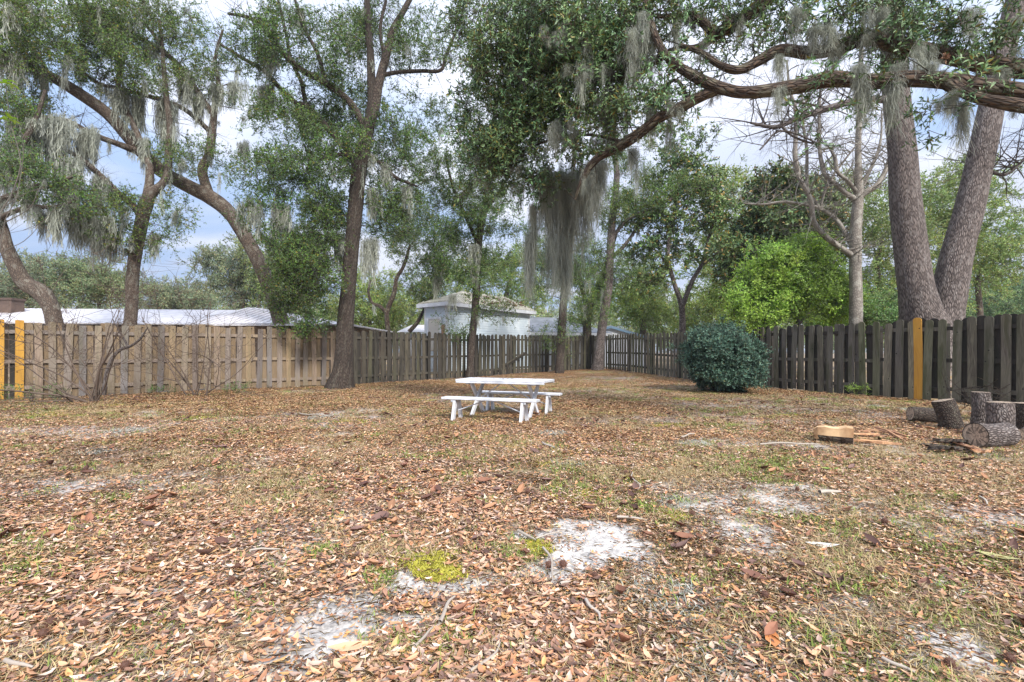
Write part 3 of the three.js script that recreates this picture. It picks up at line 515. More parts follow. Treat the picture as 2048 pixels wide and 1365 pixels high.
tree({ name: 'yard_tree', seed: 35, dens: 0.6, label: 'slim leafy tree in front of the shed with foliage down its trunk', bark: barkDark, mossOn: 16, from: 0.25,
  limbs: [[[939, 770, 20.15, 24], [940, 748, 20.15, 16], [942, 707, 20.15, 14], [945, 670, 20.15, 14], [949, 632, 20.15, 15], [952, 591, 20.15, 15], [955, 533, 20.15, 15], [957, 488, 20.15, 15], [964, 440, 20.15, 14], [975, 380, 20.15, 12], [985, 300, 20.15, 10], [990, 230, 20.15, 8], [1000, 150, 20.15, 5]], [[957, 490, 20.15, 8], [930, 430, 19.85, 7], [905, 370, 19.55, 6], [890, 310, 19.35, 4]], [[966, 430, 20.15, 8], [1000, 380, 20.35, 6], [1030, 330, 20.55, 4]]],
  blobs: [[925, 510, 19.95, 85, 55, 1.3, 36, 16], [975, 585, 19.95, 40, 20, 0.8, 6, 8], [978, 628, 19.85, 34, 12, 0.5, 8, 9], [915, 650, 19.95, 14, 22, 0.4, 4, 8], [895, 440, 19.85, 60, 60, 1.2, 26, 14], [970, 410, 20.05, 75, 70, 1.3, 34, 14], [920, 340, 19.75, 80, 60, 1.2, 30, 15], [1010, 320, 20.35, 70, 60, 1.2, 24, 13], [980, 230, 20.15, 80, 60, 1.2, 20, 12], [880, 520, 19.75, 40, 40, 0.8, 12, 14]],
  moss: [[950, 490, 19.55, 8, 1, 8], [878, 555, 19.75, 12, 0.7, 9], [905, 590, 19.75, 6, 0.5, 4]] });
tree({ name: 'yard_tree', seed: 36, dens: 0.8, label: 'dark trunk below the longest moss curtain, against the dark fence', bark: barkDark, mossOn: 10,
  limbs: [[[1118, 775, 23.4, 34], [1119, 750, 23.4, 20], [1121, 700, 23.4, 17], [1125, 639, 23.4, 16], [1128, 591, 23.4, 15], [1135, 540, 23.4, 14], [1140, 480, 23.4, 13], [1142, 420, 23.4, 12], [1146, 350, 23.4, 9], [1150, 260, 23.4, 6]]],
  blobs: [[1100, 560, 23.4, 45, 60, 1, 16, 10], [1085, 480, 23.3, 40, 50, 1, 12, 10], [1160, 560, 23.6, 40, 60, 1, 16, 11], [1130, 650, 23.2, 35, 20, 0.6, 7, 8], [1100, 690, 23.2, 30, 26, 0.6, 5, 7], [1140, 420, 23.4, 60, 60, 1, 14, 10]] });
tree({ name: 'yard_tree', seed: 37, dens: 0.8, tint: new THREE.Color(1.2, 1.15, 0.85), label: 'lichen spotted leaning tree at the far corner of the fence', bark: barkGrey, mossOn: 20,
  limbs: [[[1194, 765, 25.6, 40], [1196, 738, 25.6, 24], [1200, 694, 25.6, 18], [1207, 639, 25.6, 17], [1216, 584, 25.6, 17], [1220, 523, 25.6, 16], [1224, 454, 25.6, 15], [1229, 400, 25.6, 14], [1234, 350, 25.6, 12], [1228, 280, 25.6, 9], [1235, 200, 25.6, 6]], [[1222, 480, 25.6, 8], [1255, 440, 25.4, 7], [1310, 415, 25.2, 6], [1370, 385, 25, 5], [1420, 370, 24.9, 3]], [[1220, 520, 25.6, 8], [1250, 490, 25.8, 7], [1275, 455, 26, 5], [1300, 420, 26, 3]]],
  blobs: [[1235, 430, 25.6, 60, 50, 1.3, 20, 12], [1290, 390, 25.3, 70, 40, 1.2, 20, 12], [1185, 500, 25.5, 45, 60, 1.2, 18, 12], [1250, 530, 26, 50, 50, 1.2, 16, 9], [1260, 310, 25.6, 70, 50, 1.3, 18, 12], [1190, 610, 25.3, 40, 40, 1, 12, 11], [1360, 370, 25, 60, 30, 1, 12, 10]] });
tree({ name: 'oak_tree', seed: 38, label: 'thick dark trunk just beyond the fence corner between two yard trees', bark: barkDark,
  limbs: [[[1172, 740, 28.5, 22], [1174, 676, 28.5, 18], [1176, 625, 28.5, 18], [1193, 584, 28.5, 14], [1207, 550, 28.5, 12], [1222, 500, 28.5, 9], [1235, 460, 28.5, 6]], [[1176, 630, 28.5, 10], [1165, 580, 28.6, 9], [1150, 520, 28.8, 7]]],
  blobs: [[1190, 560, 28.6, 50, 60, 1.3, 18, 12], [1150, 540, 28.6, 50, 60, 1.3, 16, 11], [1180, 640, 28.4, 30, 24, 1, 8, 9]] });
// crooked brown tree between main tree and shed
tree({ name: 'oak_tree', seed: 39, label: 'small crooked brown tree left of the shed with a low curved side stem', bark: barkLimb, mossOn: 8, leafScale: 1.2,
  limbs: [[[777, 720, 27.5, 12], [776, 663, 27.5, 10], [774, 625, 27.5, 10], [789, 584, 27.5, 9], [793, 557, 27.5, 8], [807, 533, 27.5, 7], [820, 490, 27.5, 5]], [[775, 628, 27.5, 8], [758, 612, 27.4, 7], [746, 608, 27.4, 6], [737, 588, 27.3, 5], [740, 560, 27.2, 4]], [[818, 664, 27.6, 9], [835, 645, 27.6, 8], [848, 620, 27.7, 6], [870, 585, 27.8, 5], [885, 565, 27.8, 3]]],
  blobs: [[815, 480, 27.5, 55, 40, 1.4, 16, 9], [780, 430, 27.5, 50, 40, 1.4, 12, 8], [850, 600, 27.8, 35, 40, 1, 12, 9], [830, 560, 28, 30, 25, 1, 7, 7], [840, 420, 27.6, 50, 60, 1.4, 14, 8]], tint: new THREE.Color(1.15, 1.02, 0.8) });
// magnolias and others behind the right fence
tree({ name: 'magnolia_tree', seed: 40, label: 'slender two stemmed magnolia behind the fence beside the round bush', bark: barkGrey, sprigs: magSprig, mat: glossy, leafScale: 1, dens: 0.75, tint: new THREE.Color(1.15, 1.15, 1),
  limbs: [[[1363, 740, 26, 16], [1364, 690, 26, 14], [1365, 645, 26, 13], [1363, 610, 26, 12], [1348, 565, 26, 9], [1336, 510, 26, 8], [1348, 430, 26, 7], [1358, 350, 26, 5]], [[1364, 615, 26, 10], [1385, 562, 26, 9], [1404, 528, 26, 8], [1420, 470, 26, 7], [1430, 415, 26, 6], [1425, 350, 26, 4]], [[1342, 540, 26, 5], [1310, 500, 26, 4], [1285, 490, 25.9, 3]], [[1400, 535, 26, 5], [1430, 510, 26, 4], [1450, 480, 26, 3]]],
  blobs: [[1310, 420, 26, 70, 50, 1.4, 22, 11], [1370, 350, 26, 60, 50, 1.4, 20, 11], [1320, 500, 26, 60, 40, 1.3, 15, 9], [1420, 420, 26, 50, 50, 1.3, 14, 10], [1390, 480, 26, 50, 40, 1.2, 10, 8], [1300, 570, 26, 40, 25, 1, 7, 7], [1350, 280, 26, 60, 40, 1.2, 12, 9]] });
tree({ name: 'magnolia_tree', seed: 41, label: 'dense dark magnolia standing behind the bright green tree', bark: barkDark, sprigs: magSprig, mat: glossy, leafScale: 1.1,
  limbs: [[[1535, 740, 22, 18], [1535, 650, 22, 14], [1538, 560, 22, 12], [1545, 480, 22, 10], [1548, 400, 22, 7], [1552, 360, 22, 4]]],
  blobs: [[1550, 400, 22, 60, 55, 1.3, 30, 14], [1590, 450, 22, 70, 50, 1.4, 30, 13], [1500, 500, 22.4, 70, 60, 1.4, 26, 12], [1620, 400, 22.2, 50, 40, 1.2, 14, 11], [1540, 560, 22, 80, 60, 1.2, 22, 10], [1650, 480, 22, 40, 40, 1, 10, 10]] });
tree({ name: 'bright_green_tree', seed: 42, label: 'low bright yellow green tree just above the mossy fence', bark: barkGrey, sprigs: brightSprig, leafScale: 1.05, cr: 0.4,
  limbs: [[[1600, 740, 16.6, 10], [1598, 660, 16.6, 9], [1590, 610, 16.6, 8], [1578, 560, 16.6, 6], [1570, 520, 16.6, 4]], [[1598, 650, 16.6, 6], [1630, 610, 16.6, 5], [1650, 575, 16.6, 3]], [[1594, 630, 16.6, 6], [1550, 600, 16.6, 5], [1510, 585, 16.6, 3]]],
  blobs: [[1580, 540, 16.5, 80, 40, 1.0, 42, 13], [1540, 600, 16.5, 75, 45, 1.0, 42, 13], [1620, 580, 16.6, 70, 50, 1.0, 36, 12], [1600, 510, 16.6, 60, 22, 0.7, 14, 11], [1500, 645, 16.3, 40, 18, 0.7, 12, 12], [1660, 600, 16.7, 40, 50, 0.8, 14, 10]] });
// pale bare tree
tree({ name: 'bare_tree', seed: 43, label: 'pale grey leafless tree with upswept crooked limbs behind the mossy fence', bark: barkPale, wob: 0.08, twigs: { n: 280, len: 0.95, r: 0.018, lvl: 2, kids: 3, up: 0.05, maxR: 0.16 },
  limbs: [[[1712, 720, 15.6, 36], [1712, 650, 15.6, 30], [1712, 590, 15.6, 28], [1711, 505, 15.6, 26], [1714, 430, 15.6, 25], [1717, 390, 15.6, 22], [1717, 330, 15.6, 15], [1717, 274, 15.6, 13], [1720, 205, 15.6, 12], [1722, 120, 15.6, 10], [1727, 30, 15.6, 7]],
    [[1706, 512, 15.6, 14], [1676, 492, 15.5, 13], [1649, 471, 15.4, 12], [1628, 444, 15.3, 12], [1622, 400, 15.2, 11], [1601, 359, 15.2, 11], [1591, 318, 15.2, 11], [1592, 267, 15.2, 9], [1592, 219, 15.2, 8], [1580, 180, 15.2, 6], [1574, 120, 15.2, 4]],
    [[1708, 500, 15.7, 12], [1690, 464, 15.8, 11], [1670, 437, 15.9, 10], [1642, 417, 16, 9], [1618, 388, 16, 8], [1614, 300, 16, 7], [1606, 240, 16, 5], [1604, 150, 16, 3]],
    [[1712, 400, 15.6, 14], [1690, 385, 15.6, 12], [1673, 369, 15.6, 11], [1652, 352, 15.6, 10], [1642, 318, 15.6, 9], [1639, 274, 15.6, 8], [1639, 222, 15.6, 6], [1642, 160, 15.6, 4]],
    [[1712, 382, 15.5, 10], [1694, 360, 15.4, 9], [1676, 345, 15.3, 9], [1671, 318, 15.3, 8], [1663, 301, 15.3, 6]],
    [[1718, 395, 15.6, 13], [1736, 382, 15.5, 12], [1752, 373, 15.5, 11], [1772, 340, 15.5, 10], [1786, 290, 15.5, 7]], [[1722, 388, 15.7, 10], [1736, 350, 15.8, 8], [1752, 315, 15.9, 7], [1762, 280, 16, 5], [1764, 220, 16, 3]],
    [[1640, 416, 15.9, 8], [1600, 408, 15.6, 6], [1567, 404, 15.4, 6], [1526, 409, 15.2, 5], [1488, 407, 15, 3]], [[1640, 420, 15.9, 6], [1655, 370, 15.6, 5], [1690, 320, 15.4, 4], [1722, 280, 15.2, 3]]] });
// double trunk
tree({ name: 'oak_tree', seed: 44, label: 'huge double trunked tree with rough grey bark behind the fence', bark: barkGrey, trunks: 2, wob: 0.07, from: 0, twigs: { n: 100, len: 1.3, r: 0.02, lvl: 3, kids: 3, up: -0.02, maxR: 0.1 },
  limbs: [[[1850, 740, 13.2, 150], [1849, 660, 13.2, 118], [1842, 625, 13.2, 92], [1833, 580, 13.2, 78], [1824, 520, 13.2, 73], [1815, 430, 13.2, 70], [1810, 370, 13.2, 66], [1806, 308, 13.2, 63], [1794, 200, 13.2, 58], [1788, 120, 13.2, 54], [1782, 0, 13.2, 47], [1776, -120, 13.2, 40]],
    [[1880, 740, 13.5, 120], [1882, 670, 13.5, 98], [1893, 620, 13.5, 78], [1904, 560, 13.5, 74], [1916, 500, 13.5, 70], [1936, 430, 13.5, 65], [1956, 342, 13.5, 60], [1988, 192, 13.5, 55], [2012, 90, 13.5, 50], [2034, 0, 13.5, 45], [2060, -120, 13.5, 38]],
    [[1796, 200, 13.2, 20], [1765, 199, 13.1, 16], [1707, 203, 12.9, 14], [1656, 217, 12.7, 13], [1594, 237, 12.5, 11], [1553, 254, 12.4, 9], [1502, 246, 12.2, 5]], [[1560, 250, 12.4, 6], [1590, 275, 12.5, 5], [1640, 290, 12.6, 4], [1560, 262, 12.3, 4], [1520, 300, 12.2, 3]], [[1658, 216, 12.7, 6], [1600, 205, 12.4, 5], [1540, 190, 12.2, 4], [1500, 200, 12, 3]], [[1975, 340, 13.5, 8], [2010, 350, 13.4, 6], [2048, 320, 13.3, 5], [2090, 280, 13.2, 3]]] });
// further green trees on the right
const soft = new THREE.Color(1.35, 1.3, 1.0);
function backTree(seed, label, trunkPx, d, w, blobs, o = {}) {
  const [tx, ty] = trunkPx;
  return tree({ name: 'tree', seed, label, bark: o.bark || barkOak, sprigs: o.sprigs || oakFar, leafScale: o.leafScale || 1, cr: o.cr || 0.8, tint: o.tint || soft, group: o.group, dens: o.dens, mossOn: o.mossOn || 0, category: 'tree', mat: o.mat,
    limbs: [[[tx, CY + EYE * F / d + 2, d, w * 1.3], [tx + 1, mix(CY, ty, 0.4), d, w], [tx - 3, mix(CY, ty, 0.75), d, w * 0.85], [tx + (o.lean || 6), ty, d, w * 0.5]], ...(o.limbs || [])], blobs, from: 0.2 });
}
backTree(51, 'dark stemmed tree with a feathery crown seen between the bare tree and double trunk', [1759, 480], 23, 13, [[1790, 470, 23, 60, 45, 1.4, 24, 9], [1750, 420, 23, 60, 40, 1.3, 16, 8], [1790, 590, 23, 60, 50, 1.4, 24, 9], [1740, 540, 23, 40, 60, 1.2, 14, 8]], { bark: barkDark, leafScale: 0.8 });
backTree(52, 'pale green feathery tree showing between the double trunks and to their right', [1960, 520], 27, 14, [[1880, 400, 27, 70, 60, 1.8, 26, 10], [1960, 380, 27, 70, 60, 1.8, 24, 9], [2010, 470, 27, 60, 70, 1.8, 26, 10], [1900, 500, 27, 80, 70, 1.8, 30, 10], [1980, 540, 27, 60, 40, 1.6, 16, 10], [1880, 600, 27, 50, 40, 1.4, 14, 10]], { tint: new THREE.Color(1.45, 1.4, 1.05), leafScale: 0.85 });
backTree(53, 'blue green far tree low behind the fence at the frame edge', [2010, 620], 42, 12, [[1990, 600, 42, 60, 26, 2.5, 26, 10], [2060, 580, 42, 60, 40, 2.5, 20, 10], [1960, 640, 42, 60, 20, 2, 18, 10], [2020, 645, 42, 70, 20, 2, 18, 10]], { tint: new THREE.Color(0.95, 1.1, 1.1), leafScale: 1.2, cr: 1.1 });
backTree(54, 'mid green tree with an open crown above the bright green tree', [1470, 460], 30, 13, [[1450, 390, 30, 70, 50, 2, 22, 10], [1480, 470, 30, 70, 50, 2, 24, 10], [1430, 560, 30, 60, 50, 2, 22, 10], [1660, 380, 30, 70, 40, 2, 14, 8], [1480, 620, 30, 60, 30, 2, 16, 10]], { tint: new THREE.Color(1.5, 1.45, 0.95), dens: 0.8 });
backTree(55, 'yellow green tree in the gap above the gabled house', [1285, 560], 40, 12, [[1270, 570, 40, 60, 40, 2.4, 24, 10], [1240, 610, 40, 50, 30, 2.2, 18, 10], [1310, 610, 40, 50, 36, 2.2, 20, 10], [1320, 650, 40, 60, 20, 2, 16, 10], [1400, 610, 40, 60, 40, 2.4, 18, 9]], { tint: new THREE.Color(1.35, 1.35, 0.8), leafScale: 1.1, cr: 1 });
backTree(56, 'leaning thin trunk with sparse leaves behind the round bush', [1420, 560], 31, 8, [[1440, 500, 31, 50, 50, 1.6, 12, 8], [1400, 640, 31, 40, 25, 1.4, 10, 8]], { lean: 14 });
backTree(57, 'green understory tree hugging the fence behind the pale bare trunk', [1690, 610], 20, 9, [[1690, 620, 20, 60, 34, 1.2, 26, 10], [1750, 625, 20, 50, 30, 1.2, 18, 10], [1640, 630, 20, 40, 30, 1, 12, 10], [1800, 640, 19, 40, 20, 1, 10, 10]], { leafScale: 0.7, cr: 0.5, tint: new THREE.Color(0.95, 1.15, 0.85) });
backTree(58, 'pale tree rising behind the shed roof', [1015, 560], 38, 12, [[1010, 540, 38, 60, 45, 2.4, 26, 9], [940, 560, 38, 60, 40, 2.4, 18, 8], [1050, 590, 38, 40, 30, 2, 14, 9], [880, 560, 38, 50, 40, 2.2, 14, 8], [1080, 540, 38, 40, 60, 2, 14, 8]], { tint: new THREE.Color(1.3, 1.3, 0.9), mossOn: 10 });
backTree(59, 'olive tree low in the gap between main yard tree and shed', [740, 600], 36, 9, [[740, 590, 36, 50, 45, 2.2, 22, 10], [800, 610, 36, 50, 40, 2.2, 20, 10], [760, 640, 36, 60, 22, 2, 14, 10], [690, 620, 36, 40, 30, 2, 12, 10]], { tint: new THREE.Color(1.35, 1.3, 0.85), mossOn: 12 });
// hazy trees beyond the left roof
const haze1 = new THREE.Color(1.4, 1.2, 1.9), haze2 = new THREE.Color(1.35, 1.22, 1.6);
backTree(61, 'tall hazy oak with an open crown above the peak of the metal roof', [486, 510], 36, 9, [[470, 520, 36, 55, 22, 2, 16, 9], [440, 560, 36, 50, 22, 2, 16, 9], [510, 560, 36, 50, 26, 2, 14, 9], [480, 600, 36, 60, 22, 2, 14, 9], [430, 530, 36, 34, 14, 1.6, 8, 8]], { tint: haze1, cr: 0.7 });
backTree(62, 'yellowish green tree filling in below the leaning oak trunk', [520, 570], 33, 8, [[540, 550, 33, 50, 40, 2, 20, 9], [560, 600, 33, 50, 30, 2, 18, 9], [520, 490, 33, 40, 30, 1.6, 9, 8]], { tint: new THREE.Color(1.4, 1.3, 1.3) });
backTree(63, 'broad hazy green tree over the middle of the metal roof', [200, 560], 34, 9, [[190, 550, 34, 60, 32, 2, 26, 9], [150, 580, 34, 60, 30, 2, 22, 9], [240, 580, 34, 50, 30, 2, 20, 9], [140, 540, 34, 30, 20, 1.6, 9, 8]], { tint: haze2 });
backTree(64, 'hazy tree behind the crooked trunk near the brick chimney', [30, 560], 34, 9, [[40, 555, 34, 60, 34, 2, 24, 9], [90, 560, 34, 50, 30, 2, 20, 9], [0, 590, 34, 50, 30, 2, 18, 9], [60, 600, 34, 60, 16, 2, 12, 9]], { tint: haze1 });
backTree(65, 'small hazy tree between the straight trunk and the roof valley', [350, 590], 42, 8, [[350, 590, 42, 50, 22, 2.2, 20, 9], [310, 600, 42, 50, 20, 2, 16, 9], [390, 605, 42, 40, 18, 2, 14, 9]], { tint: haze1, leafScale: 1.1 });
{                                                                // far wood closing the view
  const R = rng(70), list = [], c = new THREE.Color();
  for (let k = 0; k < 5200; k++) {
    const d = R.r(52, 80), px = R.r(-300, 2350), top = 604 + 26 * (fbm(px * 0.012, 3, 8, 3) - 0.5) * 2, y = mix(top, 705, R() ** 0.8), p = at(px, y, d), b = R.r(0.75, 1.3);
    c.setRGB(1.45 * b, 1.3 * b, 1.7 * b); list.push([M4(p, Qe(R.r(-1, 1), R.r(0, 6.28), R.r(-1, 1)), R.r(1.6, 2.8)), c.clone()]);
  }
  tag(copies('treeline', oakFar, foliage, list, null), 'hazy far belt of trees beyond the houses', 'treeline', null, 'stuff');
}
// the oak whose limbs reach in overhead; its own trunk stands beyond the right edge
tree({ name: 'live_oak', seed: 45, twigs: { n: 130, len: 0.55, r: 0.008, lvl: 2, kids: 3, up: -0.02, maxR: 0.2 }, dens: 0.55, label: 'live oak reaching in overhead with thick dark limbs, ferny moss and dense foliage', bark: barkLimb, sprigs: nearSprig, mat: glossy, cr: 0.3, wob: 0.22, nearMoss: true, from: 1, mossOn: 90, mossLen: 0.45, arch: 0.02,
  limbs: [[[2640, 960, 5.6, 150], [2590, 700, 5.6, 110], [2520, 420, 5.6, 96], [2380, 270, 5.5, 72], [2200, 222, 5.5, 54], [2048, 188, 5.5, 46], [1950, 172, 5.6, 41], [1870, 160, 5.7, 37], [1800, 160, 5.8, 34], [1740, 165, 5.9, 33], [1690, 160, 6, 32], [1650, 160, 6, 32], [1600, 172, 6.1, 31], [1540, 182, 6.2, 29], [1480, 185, 6.3, 28], [1430, 172, 6.4, 28], [1390, 152, 6.5, 24], [1355, 132, 6.6, 21], [1330, 108, 6.7, 19], [1310, 70, 6.8, 16], [1295, 15, 7, 13], [1285, -40, 7.1, 10]],
    [[1442, 176, 6.4, 22], [1410, 190, 6.5, 24], [1370, 210, 6.6, 23], [1320, 235, 6.8, 22], [1270, 273, 7, 21], [1230, 298, 7.2, 20], [1200, 314, 7.3, 18], [1180, 333, 7.35, 15], [1165, 360, 7.4, 11], [1150, 400, 7.5, 6]],
    [[2520, 420, 5.6, 60], [2380, 180, 5.9, 54], [2200, 150, 6, 46], [2048, 138, 6.0, 42], [1960, 125, 6.1, 40], [1870, 105, 6.2, 38], [1800, 92, 6.3, 35], [1735, 76, 6.3, 32], [1680, 94, 6.4, 31], [1620, 107, 6.5, 28], [1560, 101, 6.6, 25], [1520, 120, 6.6, 22], [1480, 140, 6.6, 20], [1440, 130, 6.6, 16], [1400, 104, 6.7, 14], [1360, 90, 6.8, 11]],
    [[2380, 200, 5.9, 44], [2100, -60, 6.4, 40], [1800, -130, 6.6, 36], [1640, -80, 6.7, 31], [1580, -38, 6.8, 28], [1533, 0, 6.8, 27], [1498, 27, 6.9, 26], [1461, 52, 6.9, 26], [1433, 64, 7, 26], [1405, 45, 7, 20], [1382, 31, 7.1, 17], [1348, 34, 7.2, 13], [1300, 30, 7.3, 8]],
    [[1445, 62, 7, 20], [1420, 80, 7, 18], [1395, 95, 7, 15], [1350, 98, 7.2, 11], [1290, 125, 7.4, 8]], [[1380, 205, 6.6, 9], [1350, 160, 6.8, 8], [1310, 190, 7, 6], [1270, 200, 7.2, 4]], [[1340, 110, 6.7, 10], [1260, 150, 7.2, 9], [1170, 168, 7.7, 8], [1100, 190, 8.1, 6], [1030, 240, 8.5, 4]], [[1300, 30, 7.1, 8], [1200, 50, 7.6, 7], [1100, 70, 8, 6], [1000, 110, 8.5, 4]], [[1250, 285, 7.1, 7], [1180, 270, 7.6, 6], [1100, 280, 8.1, 5], [1010, 320, 8.7, 3]], [[1880, 160, 5.7, 30], [1960, 196, 5.4, 30], [2048, 212, 5.2, 32], [2200, 240, 5.3, 36]]],
  blobs: [[1060, 50, 8, 130, 70, 0.6, 26, 12], [1180, 60, 7.6, 120, 75, 0.6, 26, 12], [1010, 140, 8.4, 90, 80, 0.5, 18, 12], [1110, 170, 8, 120, 80, 0.6, 26, 12], [1230, 150, 7.5, 90, 70, 0.5, 16, 10], [1010, 260, 8.7, 90, 70, 0.5, 20, 12], [1100, 270, 8.1, 90, 60, 0.5, 16, 10], [1200, 250, 7.5, 60, 40, 0.4, 8, 8], [960, 330, 8.9, 60, 50, 0.4, 8, 10], [1060, 360, 8.4, 60, 40, 0.4, 8, 8], [1310, 40, 7.1, 60, 60, 0.5, 10, 9], [1340, 190, 6.8, 50, 40, 0.3, 6, 7], [1260, 230, 7, 40, 30, 0.3, 5, 7], [950, 60, 8.4, 50, 60, 0.5, 8, 10],
    [1590, 30, 6.6, 60, 50, 0.4, 8, 5], [1680, 30, 6.4, 70, 40, 0.4, 8, 5], [1770, 80, 6, 40, 50, 0.3, 8, 6], [1850, 100, 5.9, 60, 40, 0.3, 6, 5], [1960, 30, 5.9, 80, 40, 0.4, 5, 5], [2030, 70, 5.6, 30, 40, 0.2, 3, 5], [1690, 185, 5.9, 14, 12, 0.1, 2, 5], [1880, 200, 5.6, 36, 20, 0.15, 3, 5], [1460, 80, 6.7, 50, 40, 0.3, 5, 5], [1800, 20, 6.2, 70, 30, 0.4, 8, 6], [1440, 10, 6.9, 60, 30, 0.3, 6, 6]],
  moss: [[1290, 30, 6.9, 12, 1.2, 26], [1275, 60, 6.9, 20, 0.7, 18], [1130, 60, 7.3, 40, 0.5, 14], [1180, 130, 7.2, 40, 0.6, 22], [1220, 200, 7.5, 30, 0.8, 20], [1190, 325, 7.75, 24, 0.9, 14], [1130, 250, 7.7, 30, 0.8, 16], [1040, 130, 8, 30, 0.5, 10], [1650, 50, 6.3, 20, 0.6, 12], [1760, 20, 6, 20, 0.6, 12], [1850, 90, 5.8, 20, 0.5, 12], [1590, 20, 6.5, 16, 0.6, 10], [1265, 90, 7.3, 16, 0.9, 14], [1350, 40, 7, 8, 0.5, 8], [1230, 180, 7.4, 22, 0.7, 14], [1300, 215, 6.9, 10, 0.5, 8], [1340, 205, 6.7, 12, 0.5, 8], [1555, 110, 6.5, 9, 0.55, 8], [1560, 175, 6.1, 8, 0.4, 6], [1715, 130, 5.9, 9, 0.75, 14], [1725, 165, 5.9, 11, 0.8, 12], [1790, 150, 5.8, 9, 0.65, 12], [1800, 130, 5.8, 20, 0.3, 10], [1900, 190, 5.6, 18, 0.45, 10], [1925, 205, 5.6, 8, 0.5, 8], [1945, 20, 5.9, 16, 0.55, 12], [1620, 60, 6.4, 20, 0.35, 8], [1870, 135, 5.7, 26, 0.3, 14], [2000, 140, 5.6, 22, 0.25, 12], [1480, 30, 6.8, 14, 0.5, 8], [1262, 300, 7.25, 10, 0.6, 6], [1198, 330, 7.6, 8, 0.7, 8], [1330, 240, 7.0, 20, 0.4, 6]] });
{                                                                // tuft of dead rusty leaves on the overhead limb
  const R = rng(81);
  for (const [px, py, d, n, label] of [[1148, 225, 7.6, 3, 'small tuft of rusty dead leaves caught in the dark overhead foliage'], [1905, 118, 5.7, 4, 'sprig of rusty dead leaves on top of the thick overhead limb']]) {
    const t = thing('dead_leaf_sprig', label, 'dead leaves', at(px, py, d));
    for (let k = 0; k < n; k++) { const m = part('sprig', deadSprig, litter, t); m.position.set(R.g() * 0.2, R.g() * 0.06, R.g() * 0.1); m.rotation.set(R.r(1.5, 2.6), R.r(0, 6), R.g() * 0.5); m.scale.setScalar(R.r(0.28, 0.45)); }
  }
}
{                                                                // the moss curtain in the middle
  const R = rng(83), list = [];
  for (const [px, py, d, sp, len, n] of [[1105, 340, 9, 26, 1.6, 46], [1132, 350, 9.1, 24, 2.0, 54], [1160, 350, 9, 24, 1.6, 44], [1180, 340, 9.2, 14, 1.3, 34], [1090, 350, 9.1, 9, 1.3, 22], [1060, 470, 9.2, 5, 1.9, 16], [1066, 410, 9.2, 6, 1.2, 12], [1125, 450, 9.0, 8, 1.6, 26], [1132, 500, 9, 5, 1.2, 14], [1105, 480, 9, 5, 1.3, 12], [1175, 330, 9.2, 26, 0.9, 24], [1040, 360, 9.4, 10, 0.9, 10]])
    for (let k = 0; k < n * 0.48; k++) list.push(mossAt(R, at(px + R.g() * sp * 1.3, py + R.g() * sp * 0.7, d + R.g() * 0.25), len * mix(0.4, 1, R())));
  const m = copies('spanish_moss', mossNear, mossMat, list, null);
  tag(m, 'longest pale grey moss curtain hanging in the middle of the view', 'spanish moss', null, 'stuff');
}

// ------------------------------------------------------------------ houses beyond the fence
function slab(acc, pts, t) { const n = V(0, 0, 0).crossVectors(pts[1].clone().sub(pts[0]), pts[2].clone().sub(pts[0])).normalize(); if (n.y < 0) n.negate(); acc.prism(pts, n.multiplyScalar(t)); }
function ribs(acc, e0, e1, r0, r1, step, w, h) {                // upstanding seams from eave e0-e1 to ridge r0-r1
  const n = Math.round(e0.distanceTo(e1) / step), nr = V(0, 0, 0).crossVectors(e1.clone().sub(e0), r0.clone().sub(e0)).normalize(); if (nr.y < 0) nr.negate();
  const dir = e1.clone().sub(e0).normalize(), up = nr.clone().cross(dir).normalize(); if (up.y < 0) up.negate();
  const ra = r0.clone().sub(e0).dot(dir), rb = r1.clone().sub(e0).dot(dir), L = e0.distanceTo(e1), S = r0.clone().sub(e0).dot(up);
  for (let k = 1; k < n; k++) {
    const x = L * k / n, f = x < ra ? x / ra : x > rb ? (L - x) / (L - rb) : 1; if (f < 0.05) continue;
    const a = e0.clone().addScaledVector(dir, x).addScaledVector(nr, h), b = a.clone().addScaledVector(up, S * f - 0.02); acc.beam(a, b, w, h, nr);
  }
}
